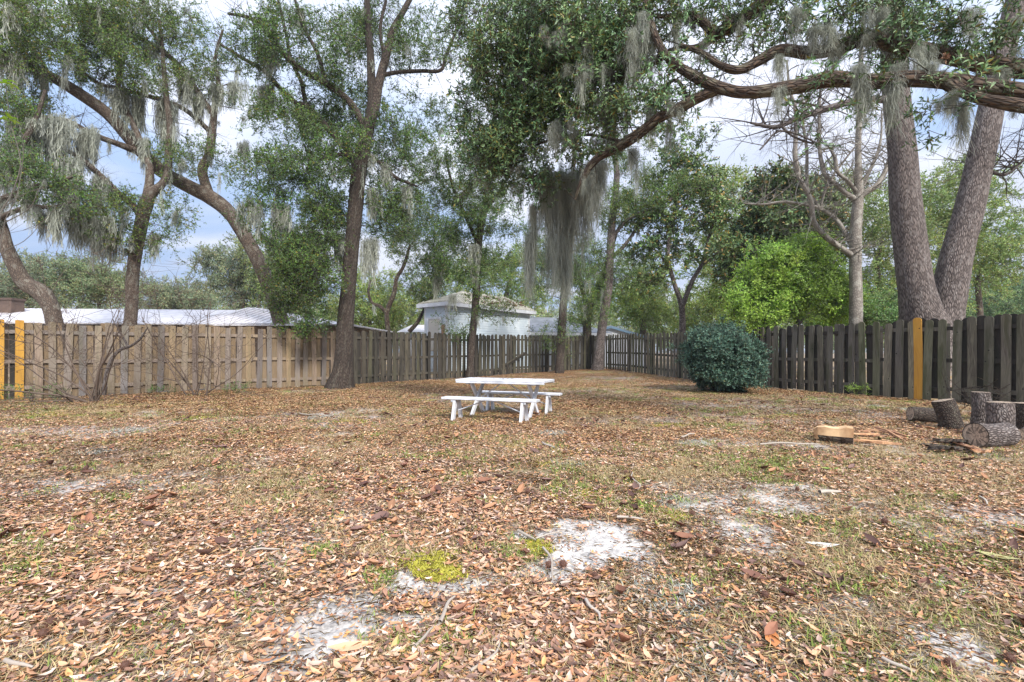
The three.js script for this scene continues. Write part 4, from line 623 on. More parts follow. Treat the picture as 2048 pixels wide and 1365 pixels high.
{                                                                // long low house with white metal roof
  const h = thing('neighbour_house', 'long low house with white ribbed metal roof beyond the tan fence', 'house', V(-14, 0, -24));
  const A = () => { const a = new Acc(); a.o = h.position; return a; };
  const hip = (e0, e1, f0, f1, r0, r1) => { const a = A(); slab(a, [e0, e1, r1, r0], 0.05); slab(a, [e1, f1, r1], 0.05); slab(a, [f1, f0, r0, r1], 0.05); slab(a, [f0, e0, r0], 0.05); const rf = part('roof', a.build(), metalRoof, h); const b = A(); ribs(b, e0, e1, r0, r1, 0.32, 0.035, 0.05); ribs(b, e1, f1, r1, r1, 0.32, 0.035, 0.05); part('roof_seam', b.build(), metalRoof, rf, 'stuff'); };
  const eh = 2.33;
  hip(V(-26, eh, -19.4), V(-11.6, eh, -21.6), V(-26, eh, -28), V(-11.6, eh, -28), V(-25, 3.24, -23.6), V(-13.6, 3.24, -24.6));
  hip(V(-13.8, eh - 0.06, -20.2), V(-7.0, eh - 0.06, -20.2), V(-13.8, eh - 0.06, -28.5), V(-7.0, eh - 0.06, -28.5), V(-13.3, 3.32, -24.1), V(-12.9, 3.32, -24.3));
  let a = A(); a.box(-25.6, 0, -27.6, -14, eh - 0.02, -21.9); a.box(-13.4, 0, -28, -7.4, eh - 0.08, -20.7); part('wall', a.build(), mottled(221, [128, 112, 98], [156, 140, 124], 2, 0.9), h);
  a = A(); slab(a, [V(-11.6, 2.16, -18.6), V(-7.6, 2.16, -18.6), V(-7.6, 2.3, -20.15), V(-11.6, 2.3, -20.15)], 0.03); const pr = part('porch_roof', a.build(), metalRoof, h);
  a = A(); for (let k = 0; k < 14; k++) a.beam(V(-11.5 + k * 0.3, 2.21, -18.62), V(-11.5 + k * 0.3, 2.345, -20.14), 0.09, 0.04); part('roof_seam', a.build(), metalRoof, pr, 'stuff');
  for (const x of [-11.4, -7.8]) { a = A(); a.box(x, 0, -18.9, x + 0.12, 2.16, -18.78); part('porch_post', a.build(), whitePaint, h); }
  a = A(); const c = at(21, 620, 22.5); a.box(c.x - 0.34, 2.5, c.z - 0.3, c.x + 0.34, 3.55, c.z + 0.3); a.box(c.x - 0.38, 3.55, c.z - 0.34, c.x + 0.38, 3.65, c.z + 0.34); part('chimney', a.build(), brickMat, h);
}
{                                                                // tall pale shed
  const s = thing('shed', 'tall pale blue clapboard shed with a rusty hipped metal roof and a shuttered opening', 'shed', V(-3.55, 0, -26), 0.8840);
  const LX = 7.37, LZ = 1.76, H2 = 3.78;
  let a = new Acc(); a.box(0, 0, -LZ, LX, H2, -0.0); part('wall', a.build(), sidingMat, s);
  a = new Acc(); const R = rng(91);                              // lapped courses
  for (let y = 0.2; y < H2 - 0.12; y += 0.145) { a.prism([V(0.1, y, 0.003), V(0.1, y, 0.034), V(0.1, y + 0.15, 0.006), V(0.1, y + 0.15, 0.003)], V(LX - 0.2, 0, 0)); a.prism([V(-0.003, y, -0.1), V(-0.034, y, -0.1), V(-0.006, y + 0.15, -0.1), V(-0.003, y + 0.15, -0.1)], V(0, 0, -(LZ - 0.2))); }
  part('siding', a.build(), sidingMat, s, 'stuff');
  for (const [x0, z0, x1, z1] of [[-0.034, -0.1, 0.1, 0.034], [LX - 0.1, -0.1, LX + 0.034, 0.034], [-0.034, -LZ - 0.03, 0.1, -LZ + 0.1]]) { a = new Acc(); a.box(x0, 0, z0, x1, H2, z1); part('corner_board', a.build(), whitePaint, s); }
  a = new Acc(); a.box(-0.05, 1.2, -1.36, -0.03, 2.96, -0.46); const w = part('shutter', a.build(), plain(196, 188, 176), s);
  a = new Acc(); for (let y = 1.25; y < 2.95; y += 0.075) a.prism([V(-0.052, y, -1.34), V(-0.085, y, -1.34), V(-0.058, y + 0.07, -1.34), V(-0.052, y + 0.07, -1.34)], V(0, 0, 0.86)); part('slat', a.build(), plain(206, 200, 190), w, 'stuff');
  for (const [y0, y1, z0, z1] of [[1.2, 3.06, -1.5, -1.37], [1.2, 3.06, -0.45, -0.32], [2.963, 3.06, -1.37, -0.45]]) { a = new Acc(); a.box(-0.1, y0, z0, -0.03, y1, z1); part('frame', a.build(), whitePaint, s); }
  a = new Acc(); a.box(-0.13, 1.4, -0.26, -0.04, 2.62, -0.1); part('bare_board', a.build(), plain(150, 118, 92), s);
  const e = 0.34, eh = H2 + 0.02, E = [V(-e, eh, e), V(LX + e, eh, e), V(LX + e, eh, -LZ - e), V(-e, eh, -LZ - e)], r0 = V(2.1, 4.66, -LZ / 2), r1 = V(LX - 1.4, 4.6, -LZ / 2);
  a = new Acc(); for (const q of [[E[0], E[1], r1, r0], [E[1], E[2], r1], [E[2], E[3], r0, r1], [E[3], E[0], r0]]) slab(a, q, 0.04); const rf = part('roof', a.build(), tanRoof, s);
  a = new Acc(); ribs(a, E[0], E[1], r0, r1, 0.2, 0.05, 0.05); ribs(a, E[3], E[0], r0, r0, 0.2, 0.05, 0.05); part('roof_seam', a.build(), tanRoof, rf, 'stuff');
  for (const [p, q] of [[E[0], E[1]], [E[3], E[0]], [E[1], E[2]], [E[2], E[3]]]) { a = new Acc(); a.beam(p.clone().add(V(0, -0.08, 0)), q.clone().add(V(0, -0.08, 0)), 0.03, 0.2); part('fascia', a.build(), whitePaint, s); }
  a = new Acc(); a.box(-e + 0.02, eh - 0.06, -LZ - e + 0.02, LX + e - 0.02, eh - 0.03, e - 0.02); part('soffit', a.build(), whitePaint, s);
  a = new Acc(); for (let k = 0; k < 50; k++) { const f = R(), x = mix(2.6, LX - 0.4, R()), y0 = mix(eh + 0.1, 4.5, f), z = mix(e - 0.05, -LZ / 2 + 0.15, f), l = R.r(0.1, 0.4), t = R.g() * 0.5; a.beam(V(x, y0 + 0.07, z), V(x + l, y0 + 0.08 + R.r(0, 0.05), z + t * l), R.r(0.04, 0.12), 0.05); } part('leaf_debris', a.build(), debrisMat, rf, 'stuff');
}
{                                                                // grey shingled house with a carport
  const h = thing('neighbour_house', 'low grey shingled house with a white eave between shed and fence corner', 'house', V(4, 0, -36));
  const A = () => { const a = new Acc(); a.o = h.position; return a; };
  let a = A(); const e0 = V(0.2, 2.5, -33), e1 = V(7.4, 2.5, -35.5), r0 = V(0.8, 3.75, -36.4), r1 = V(3.6, 3.75, -37.4), f0 = V(0.6, 2.5, -40), f1 = V(8, 2.5, -42);
  slab(a, [e0, e1, r1, r0], 0.06); slab(a, [e1, f1, r1], 0.06); slab(a, [f1, f0, r0, r1], 0.06); slab(a, [f0, e0, r0], 0.06); part('roof', a.build(), shingle, h);
  a = A(); a.beam(V(0.2, 2.42, -32.98), V(7.4, 2.42, -35.48), 0.04, 0.2); part('fascia', a.build(), whitePaint, h);
  a = A(); a.prism([V(0.7, 0, -33.8), V(6.9, 0, -35.9), V(7.4, 0, -41), V(1, 0, -39.5)], V(0, 2.45, 0)); part('wall', a.build(), plain(190, 192, 196), h);
  for (const [x, z] of [[1.4, -33.2], [4, -34.1], [6.6, -35]]) { a = A(); a.box(x, 0, z, x + 0.1, 2.32, z + 0.1); part('carport_post', a.build(), whitePaint, h); }
}
{
  const h = thing('neighbour_house', 'white gabled house with blue grey roof edge beyond the fence corner', 'house', V(8, 0, -38));
  const A = () => { const a = new Acc(); a.o = h.position; return a; };
  const L = at(1176, 664, 36), T = at(1222, 653, 36), Rr = at(1306, 678, 36), back = V(1.5, 0, -9);
  let a = A(); a.prism([V(L.x + 0.5, 0, -36.2), V(Rr.x - 0.5, 0, -36.2), V(Rr.x - 0.5, Rr.y - 0.02, -36.2), V(T.x, T.y - 0.12, -36.2), V(L.x + 0.5, L.y - 0.02, -36.2)], back); part('wall', a.build(), plain(214, 216, 222), h);
  a = A(); slab(a, [L, T, T.clone().add(back), L.clone().add(back)], 0.08); slab(a, [T, Rr, Rr.clone().add(back), T.clone().add(back)], 0.08); part('roof', a.build(), shingle, h);
  a = A(); const o = V(0, -0.06, 0.02); a.beam(L.clone().add(o), T.clone().add(o), 0.03, 0.16); a.beam(T.clone().add(o), Rr.clone().add(o), 0.03, 0.16); part('gable_trim', a.build(), plain(112, 138, 160), h);
}
{
  const h = thing('outbuilding', 'low white roofed outbuilding left of the shed', 'outbuilding', V(-6.6, 0, -31));
  const A = () => { const a = new Acc(); a.o = h.position; return a; };
  let a = A(); slab(a, [V(-7.2, 2.35, -30), V(-5.2, 2.35, -30), V(-5.4, 2.95, -33), V(-6.9, 2.95, -33)], 0.05); part('roof', a.build(), metalRoof, h);
  a = A(); a.box(-7, 0, -33, -5.4, 2.3, -30.3); part('wall', a.build(), whitePaint, h);
}

// ------------------------------------------------------------------ picnic table and benches
{
  const turn = 0.3525, y0 = gh(-0.14, -8.73);
  const t = thing('picnic_table', 'white painted wooden picnic table with crossed legs', 'picnic table', V(-0.125, y0, -8.72), -turn * -1);
  t.rotation.y = -turn;                                         // its right end is nearer
  const R = rng(101), TL = 1.68, TW = 0.68, TH = 0.665, bv = (w, h, d) => bevelBox(w, h, d, 0.006);
  for (let k = 0; k < 5; k++) { const w = TW / 5 - 0.011, m = part('plank', bv(TL + R.r(-0.006, 0.006), 0.036, w), whiteWood, t); m.position.set(R.r(-0.003, 0.003), TH - 0.018, -TW / 2 + TW / 5 * (k + 0.5)); }
  for (const z of [-1, 1]) { const m = part('apron', bv(TL - 0.012, 0.03, 0.03), whiteWood, t); m.position.set(0, TH - 0.0525, z * (TW / 2 - 0.022)); }
  for (const s of [-1, 1]) {
    for (const q of [-1, 1]) {
      const a = new Acc(); const x = s * 0.545 + q * 0.0195; a.prism([V(x - 0.0185, 0, q * 0.375), V(x - 0.0185, 0, q * 0.265), V(x - 0.0185, TH - 0.037, -q * 0.31), V(x - 0.0185, TH - 0.037, -q * 0.20)], V(0.037, 0, 0)); part('leg', a.build(), whiteWood, t);
    }
    const c = part('cleat', bv(0.05, 0.05, TW - 0.06), whiteWood, t); c.position.set(s * 0.615, TH - 0.0622, 0);
    const b = new Acc(); b.tube([V(s * 0.5, 0.3, 0), V(s * 0.05, TH - 0.06, 0)], [0.011, 0.011], 8, { steps: 1 }); part('brace', b.build(), whitePaint, t);
  }
  const cl = part('centre_cleat', bv(0.05, 0.035, TW - 0.08), whiteWood, t); cl.position.set(0, TH - 0.055, 0);
  function bench(p, label) {
    const b = thing('bench', label, 'bench', V(p[0], gh(p[0], -p[1]), -p[1]), -turn, 'white benches beside the picnic table');
    const L = 1.68, W = 0.25, H = 0.385;
    for (const z of [-1, 1]) { const m = part('plank', bv(L, 0.036, W / 2 - 0.009), whiteWood, b); m.position.set(R.r(-0.004, 0.004), H - 0.018, z * W / 4); }
    for (const s of [-1, 1]) {
      for (const q of [-1, 1]) { const a = new Acc(), x = s * 0.60; a.prism([V(x - 0.02, 0, q * 0.195), V(x - 0.02, 0, q * 0.11), V(x - 0.02, H - 0.038, q * 0.012), V(x - 0.02, H - 0.038, q * 0.10)], V(0.04, 0, 0)); part('leg', a.build(), whiteWood, b); }
      const c = part('cleat', bv(0.04, 0.04, W - 0.03), whiteWood, b); c.position.set(s * 0.645, H - 0.057, 0);
      const k = new Acc(); k.tube([V(s * 0.58, 0.16, 0), V(s * 0.1, H - 0.05, 0)], [0.01, 0.01], 8, { steps: 1 }); part('brace', k.build(), whitePaint, b);
    }
    return b;
  }
  bench([-0.37, 7.93], 'white bench in front of the picnic table, nearest the camera');
  bench([0.13, 9.3], 'white bench on the fence side of the picnic table');
  // fallen leaves on table top
  const dl = new Acc(); for (let k = 0; k < 20; k++) { const a = R.r(0, 6), d = V(Math.cos(a), 0, Math.sin(a)); leafQuad(dl, V(R.r(-0.7, 0.7), TH + 0.004, R.r(-0.25, 0.25)), d, V(0, 1, 0), R.r(0.03, 0.06), 0.025, rgb(110, 70, 48), 0.1); }
  const lo = part('fallen_leaves', dl.build(), litter); lo.position.copy(t.position); lo.rotation.copy(t.rotation); tag(lo, 'few brown leaves scattered on the white table top', 'leaves', null, 'stuff');
}
function bevelBox(w, h, d, b) {
  const s = new THREE.Shape(); s.moveTo(-w / 2 + b, -h / 2 + b); s.lineTo(w / 2 - b, -h / 2 + b); s.lineTo(w / 2 - b, h / 2 - b); s.lineTo(-w / 2 + b, h / 2 - b); s.closePath();
  const g = new THREE.ExtrudeGeometry(s, { depth: d - 2 * b, bevelEnabled: true, bevelSize: b, bevelThickness: b, bevelSegments: 1, steps: 1 }); g.translate(0, 0, -d / 2 + b);
  return g;
}

// ------------------------------------------------------------------ round bush
{
  const c = V(6.0, 0, -13.75), t = thing('round_bush', 'rounded blue green evergreen bush against the fence', 'bush', c), R = rng(111), list = [], col = new THREE.Color(), up = V(0, 1, 0);
  for (let k = 0; k < 2000; k++) {
    let x, y, z; do { x = R.r(-1, 1); y = R.r(-1, 1); z = R.r(-1, 1); } while (x * x + y * y + z * z > 1 || x * x + y * y + z * z < 0.02);
    const l = Math.hypot(x, y, z), f = (0.55 + 0.45 * Math.sqrt(R())) / l; x *= f; y *= f; z *= f;
    const lump = (R() < 0.06 ? R.r(1.05, 1.25) : 1) + 0.5 * (fbm(x * 2.4 + 9, y * 2.4 + z * 1.7 + 9, 5, 3) - 0.5) * 2;
    const py = 0.93 + y * (y > 0 ? 0.86 : 0.92) * lump, sx = 0.9 - 0.06 * clamp(-y), p = V(x * sx * lump, Math.max(0.05, py), z * 0.95 * lump), dir = V(x, y * 0.8 + 0.25, z).normalize().add(V(R.g() * 0.5, R.g() * 0.4, R.g() * 0.5)).normalize(), b = R.r(0.6, 1.25);
    col.setRGB(b, b, b); list.push([M4(p, new THREE.Quaternion().setFromUnitVectors(up, dir).multiply(Qe(0, R.r(0, 6.28), 0)), R.r(0.8, 1.4)), col.clone()]);
  }
  copies('crown', bushSprig, glossy, list, t);
  const a = new Acc(); for (let k = 0; k < 26; k++) { const az = R.r(0, 6.28), r = R.r(0.3, 0.95); a.tube([V(Math.cos(az) * 0.15, -0.05, Math.sin(az) * 0.15), V(Math.cos(az) * r * 0.5, 0.5, Math.sin(az) * r * 0.5), V(Math.cos(az) * r, R.r(0.8, 1.5), Math.sin(az) * r)], [0.022, 0.015, 0.006], 5, { steps: 3, seed: k }); } part('stem', a.build(), barkDark, t, 'stuff');
}

// ------------------------------------------------------------------ bare shrubs and saplings on the left
const twigMat = mottled(217, [70, 58, 50], [110, 94, 82], 2, 0.95);
function bareShrub(name, label, root, o) {
  const R = rng(o.seed), t = thing(name, label, 'shrub', root), a = new Acc();
  const grow = (p, d, len, r, lvl) => {
    const pts = [p], rs = [r]; let q = p; const dd = d.clone();
    for (let s = 1; s <= 5; s++) { dd.add(V(R.g() * 0.22, R.g() * 0.15 + (lvl > 1 ? -o.droop : 0.03), R.g() * 0.22)).normalize(); q = q.clone().addScaledVector(dd, len / 5); q.y = Math.max(q.y, 0.02); pts.push(q); rs.push(r * (1 - 0.75 * s / 5)); }
    a.tube(pts, rs, lvl > 1 ? 6 : 3, { steps: lvl > 1 ? 3 : 1, seed: lvl });
    if (lvl > 0) for (let k = 0; k < o.kids + (lvl < 3 ? 1 : 0); k++) { const s = 1 + Math.floor(R() * 5), nd = dd.clone().multiplyScalar(0.5).add(V(R.g() * 1.2, R.g() * 1.0 + 0.15, R.g() * 0.9)).normalize(); grow(pts[s], nd, len * R.r(0.4, 0.7), Math.max(0.0055, rs[s] * 0.62), lvl - 1); }
  };
  for (const [dx, dy, dz, len, r] of o.stems) grow(V(R.g() * 0.2, -0.03, R.g() * 0.12), V(dx, dy, dz).normalize(), len * 1.35, r * 1.2, o.lvl);
  part('stem', a.build(), o.bark || twigMat, t);
  return [t, a, R];
}
{
  const p1 = spot(190, 806); p1.y = gh(p1.x, p1.z);
  bareShrub('bare_shrub', 'sprawling leafless shrub arching over the yellow boards and tan fence', p1, { seed: 121, droop: 0.05, kids: 3, lvl: 3, stems: [[-0.9, 0.5, 0.2, 1.9, 0.022], [-0.6, 0.9, 0.1, 1.9, 0.02], [0.2, 1, 0.1, 1.7, 0.018], [0.5, 0.9, 0.1, 1.7, 0.028], [-0.3, 1, 0.2, 2.0, 0.018], [-1, 0.25, 0.3, 1.5, 0.02], [-0.8, 0.9, 0, 2.3, 0.018], [0.7, 0.8, 0.2, 1.8, 0.016], [-1, 0.6, 0.3, 2.2, 0.016], [0.1, 1, 0, 2.1, 0.015]] });
  const p2 = spot(398, 794); p2.y = gh(p2.x, p2.z);
  bareShrub('bare_shrub', 'upright leafless shrub with several stems against the middle of the tan fence', p2, { seed: 123, droop: 0, kids: 3, lvl: 3, stems: [[-0.35, 1, 0.1, 1.7, 0.02], [0.3, 1, 0.1, 1.8, 0.02], [-0.1, 1, 0.15, 1.6, 0.016], [0.55, 0.9, 0.1, 1.5, 0.016], [-0.7, 0.8, 0.1, 1.7, 0.018], [0.9, 0.8, 0.1, 1.6, 0.014], [0, 1, 0.1, 1.9, 0.015]] });
  // arched stem with a pruned fork
  const p3 = spot(205, 797); p3.y = gh(p3.x, p3.z); const t = thing('arched_stem', 'single thick curved stem with a lichen grey fork in front of the tan fence', 'shrub', p3), a = new Acc(); a.o = p3;
  const d = -p3.z; a.tube([[207, 790, d, 7], [212, 750, d, 7], [222, 720, d, 7], [240, 700, d, 7], [262, 692, d, 6], [280, 678, d, 5], [295, 655, d, 3]].map(([x, y]) => at(x, y, d)), [0.05, 0.044, 0.04, 0.04, 0.034, 0.026, 0.01], 8, { steps: 4, wob: 0.1, seed: 6 });
  a.tube([[255, 694], [247, 678], [238, 664], [226, 640]].map(([x, y]) => at(x, y, d)), [0.03, 0.024, 0.018, 0.008], 7, { steps: 3, wob: 0.1, seed: 8 }); part('stem', a.build(), barkGrey, t);
}
{                                                                // near sapling with fresh leaves
  const b = at(-60, 900, 3.4); b.y = gh(b.x, b.z); const t = thing('sapling', 'thin nearly bare sapling close to the camera with a few fresh green leaves', 'sapling', b), a = new Acc(); a.o = b;
  const S = [[[-60, 1000], [-30, 700], [0, 428], [20, 393], [40, 335], [36, 298], [20, 246], [14, 200], [10, 165]], [[-40, 800], [0, 512], [48, 482], [92, 437]], [[-20, 640], [10, 440], [30, 400], [44, 330], [46, 290], [30, 220]], [[-10, 520], [0, 425], [55, 385], [85, 375], [88, 360]], [[10, 445], [60, 415], [76, 380]]];
  S.forEach((L, k) => a.tube(L.map(([x, y], i) => at(x, y, 3.4 + k * 0.06 + i * 0.01)), L.map((_, i) => mix(k ? 0.004 : 0.006, 0.0014, i / (L.length - 1))), 6, { steps: 4, seed: k })); part('stem', a.build(), barkPale, t);
  const R = rng(131), m = leafMat(0.4, 0.6);
  for (const [px, py, n] of [[12, 168, 7], [18, 240, 7]]) for (let k = 0; k < n; k++) { const l = new Acc(), az = k * 0.9 + R.g(), dir = V(Math.cos(az), R.g() * 0.4 + 0.1, Math.sin(az)).normalize(); const nr = V(0, 1, 0).addScaledVector(dir, -dir.y).normalize(); leafQuad(l, V(0, 0, 0), dir, nr, R.r(0.05, 0.09), 0.028, rgb(150, 190, 50), 0.12, true); const q = part('leaf', l.build(), m, t); q.position.copy(at(px + R.g() * 6, py + R.g() * 5, 3.45).sub(b)); }
}
// ------------------------------------------------------------------ low plants along the fences
function lowPlant(px, py, size, label, seed, kind) {
  const p = spot(px, py); p.y = gh(p.x, p.z); const R = rng(seed), t = thing('low_plant', label, 'plant', p), list = [], c = new THREE.Color();
  for (let k = 0; k < 26 * size; k++) { const a = R.r(0, 6.28), r = Math.sqrt(R()) * 0.3 * size, b = R.r(0.7, 1.2); c.setRGB(b, b, b); list.push([M4(V(Math.cos(a) * r * 1.5, R.r(0.0, 0.22) * size, Math.sin(a) * r), Qe(R.g() * 0.6, R.r(0, 6), R.g() * 0.6), R.r(0.5, 0.9) * kind[1]), c.clone()]); }
  copies('foliage', kind[0], foliage, list, t);
  const a = new Acc(); for (let k = 0; k < 4; k++) a.tube([V(R.g() * 0.05, -0.02, 0), V(R.g() * 0.1, 0.1 * size, 0.02), V(R.g() * 0.2, 0.22 * size, 0.03)], [0.004, 0.003, 0.002], 4, { steps: 1 }); part('stem', a.build(), barkDark, t);
}
const green = sprig(18, { arms: 5, size: 0.2, droop: 0.1, stem: 0.002, leaves: 26, tilt: 0.7, len: 0.05, wid: 0.022, cols: [rgb(70, 104, 44), rgb(118, 150, 72)] });
lowPlant(60, 805, 1.6, 'green weeds below the yellow boards', 141, [green, 1]);
lowPlant(232, 778, 1.3, 'dark leafy clump at the base of the arched stem', 142, [green, 1]);
lowPlant(322, 790, 0.8, 'small bright green weed below the tan fence between the two shrubs', 143, [green, 0.9]);
lowPlant(478, 788, 1, 'low grey green weed right of the upright bare shrub', 144, [green, 0.9]);
lowPlant(610, 772, 0.9, 'small weed below the tan fence near the tall yard tree', 145, [green, 0.9]);
lowPlant(1160, 742, 1, 'green ferny seedling at the foot of the far corner tree', 146, [green, 1]);
lowPlant(1727, 792, 1.1, 'small bright seedling against the grey fence', 147, [brightSprig, 0.55]);
lowPlant(2035, 800, 1, 'dark green weed behind the log stumps', 148, [green, 1]);
lowPlant(745, 766, 1, 'low dark weed beside the roots of the tall yard tree', 149, [green, 0.9]);
lowPlant(1000, 748, 1, 'weeds at the lower end of the leaning board', 150, [green, 0.9]);
{                                                                // board leaning on the dark fence
  const a0 = at(982, 752, 22.3), b0 = at(1053, 706, 23.4); a0.y = gh(a0.x, a0.z) + 0.03; const t = thing('leaning_board', 'dark plank leaning at a slant against the far dark fence', 'plank', a0), a = new Acc(); a.o = a0; a.beam(a0, b0, 0.05, 0.13); part('plank', a.build(), woodBlack, t);
  const c = new Acc(); c.o = a0; const o = V(0.06, 0.12, 0.05); c.beam(a0.clone().add(o), b0.clone().add(o).lerp(a0, 0.1), 0.03, 0.07); part('batten', c.build(), woodDark[1], t);
}

// ------------------------------------------------------------------ logs
function logGeo(r, h, seed, sides = 26) {                       // bark cylinder standing on y = 0 with a torn edge; ends are separate
  const a = new Acc(); a.tube([V(0, 0, 0), V(R0(seed) * 0.02, h * 0.5, 0.01), V(0, h, 0)], [r * 1.05, r * 0.99, r], sides, { steps: 5, wob: 0.09, seed, uvk: 0.42 });
  return a.build();
}
const R0 = (s) => hash3(s, 3, 7) - 0.5;
function endDisc(r, seed) {                                     // slightly uneven cut face
  const a = new Acc(), n = 26; const c = a.v(0, 0.004, 0, 0, 1, 0, 0.5, 0.5);
  for (let k = 0; k <= n; k++) { const t = k / n * Math.PI * 2, rr = r * (0.97 + 0.07 * (vnoise(k % n * 0.6, 1, seed) - 0.5)); a.v(Math.cos(t) * rr, 0, -Math.sin(t) * rr, 0, 1, 0, 0.5 + Math.cos(t) * 0.49, 0.5 + Math.sin(t) * 0.49); if (k) a.tri(c, c + k, c + k + 1); }
  return a.build();
}
function log(px, py, r, h, label, o = {}) {
  const p = spot(px, py); p.y = gh(p.x, p.z) + (o.up || 0); const t = thing(o.name || 'log', label, o.cat || 'log', p, o.turn || 0, null), inner = t;
  const b = part('bark', logGeo(r, h, o.seed), o.bark || barkGrey, inner), e1 = part('cut_face', endDisc(r, o.seed), endGrain, inner), e2 = part('cut_face', endDisc(r * 1.05, o.seed + 1), endGrain, inner);
  e1.position.y = h + 0.001; e2.rotation.x = Math.PI; e2.position.y = -0.001;
  t.rotation.order = 'YXZ'; t.rotation.x = o.tx || 0; t.rotation.z = o.tz || 0;
  return t;
}
log(1962, 853, 0.118, 0.54, 'tall narrow upright log section with a pale top in the log pile', { seed: 151, cat: 'log' });
log(2001, 874, 0.145, 0.46, 'broad upright log section standing just behind the lying round', { seed: 152 });
log(2003, 842, 0.18, 0.34, 'low wide log section whose flat cut top shows behind two upright ones', { seed: 153 });
log(2056, 868, 0.16, 0.44, 'dark upright log section cut off by the frame edge', { seed: 154, bark: barkDark });
log(1903, 857, 0.142, 0.41, 'leaning dark log section tipped towards the tall narrow one', { seed: 155, bark: barkDark, tz: 0.2, tx: -0.12, up: 0.03 });
log(1880, 846, 0.115, 0.42, 'dark log lying on its side behind the leaning section', { seed: 156, bark: barkDark, turn: -0.2, tz: 1.5, up: 0.12 });
log(1952, 898, 0.142, 0.46, 'round log lying on its side with its cut end facing the yard', { seed: 157, turn: 0.2, tz: -1.57, tx: 0.0, up: 0.15 });
log(2060, 882, 0.09, 0.3, 'small log lying at the frame edge', { seed: 158, turn: 0.6, tz: 1.55, up: 0.09 });
{                                                                // split pale chunk
  const p = spot(1668, 886); p.y = gh(p.x, p.z) - 0.01; const t = thing('split_log', 'pale split chunk of wood with a dark sawn end beside the splinters', 'log', p, -0.55), n = 20, L = 0.42;
  const ring = (x, s, top) => { const o = []; for (let k = 0; k < n; k++) { const f = k / n * 6.283, q = Math.sin(f), c = Math.cos(f); let y = 0.115 + q * 0.12 * s, z = c * 0.125 * s; if (q > 0.25) { y = 0.115 + 0.12 * s * (top + 0.06 * (hash3(k, Math.round(x * 40), 5) - 0.5)); } o.push(V(x + 0.025 * (hash3(k, Math.round(x * 90), 3) - 0.5), Math.max(0.004, y), z)); } return o; };
  const S = [[-0.2, 1.05, 0.9], [-0.13, 1.04, 0.95], [-0.05, 0.98, 0.8], [0.03, 0.92, 0.85], [0.1, 0.84, 1.05], [0.17, 0.64, 1.2], [0.21, 0.36, 1.3]], rings = S.map(([x, q, u]) => ring(-x, q, u)), a = new Acc();
  const bk = new Acc(); for (let i = 0; i < rings.length - 1; i++) for (let k = 0; k < n; k++) { const q = (k + 1) % n; (rings[i][k].y + rings[i][q].y < 0.27 && i < 5 ? bk : a).poly([rings[i][k], rings[i + 1][k], rings[i + 1][q], rings[i][q]].reverse()); } part('bark', bk.build(), barkLimb, t);
  a.poly(rings[rings.length - 1]); part('split_wood', a.build(), mottled(161, [150, 112, 78], [214, 180, 138], 2.6, 0.85), t);
  const e = new Acc(), ce = rings[0].reduce((q, v) => q.add(v), V(0, 0, 0)).divideScalar(n); ce.x += 0.004; for (let k = 0; k < n; k++) e.poly([ce, rings[0][(k + 1) % n], rings[0][k]]); part('cut_face', e.build(), mottled(163, [82, 64, 52], [118, 94, 76], 2, 0.95), t);
  const c = new Acc(); c.beam(V(0.02, 0.2, -0.13), V(-0.16, 0.17, -0.19), 0.1, 0.03); part('bark_flap', c.build(), barkGrey, t);
}
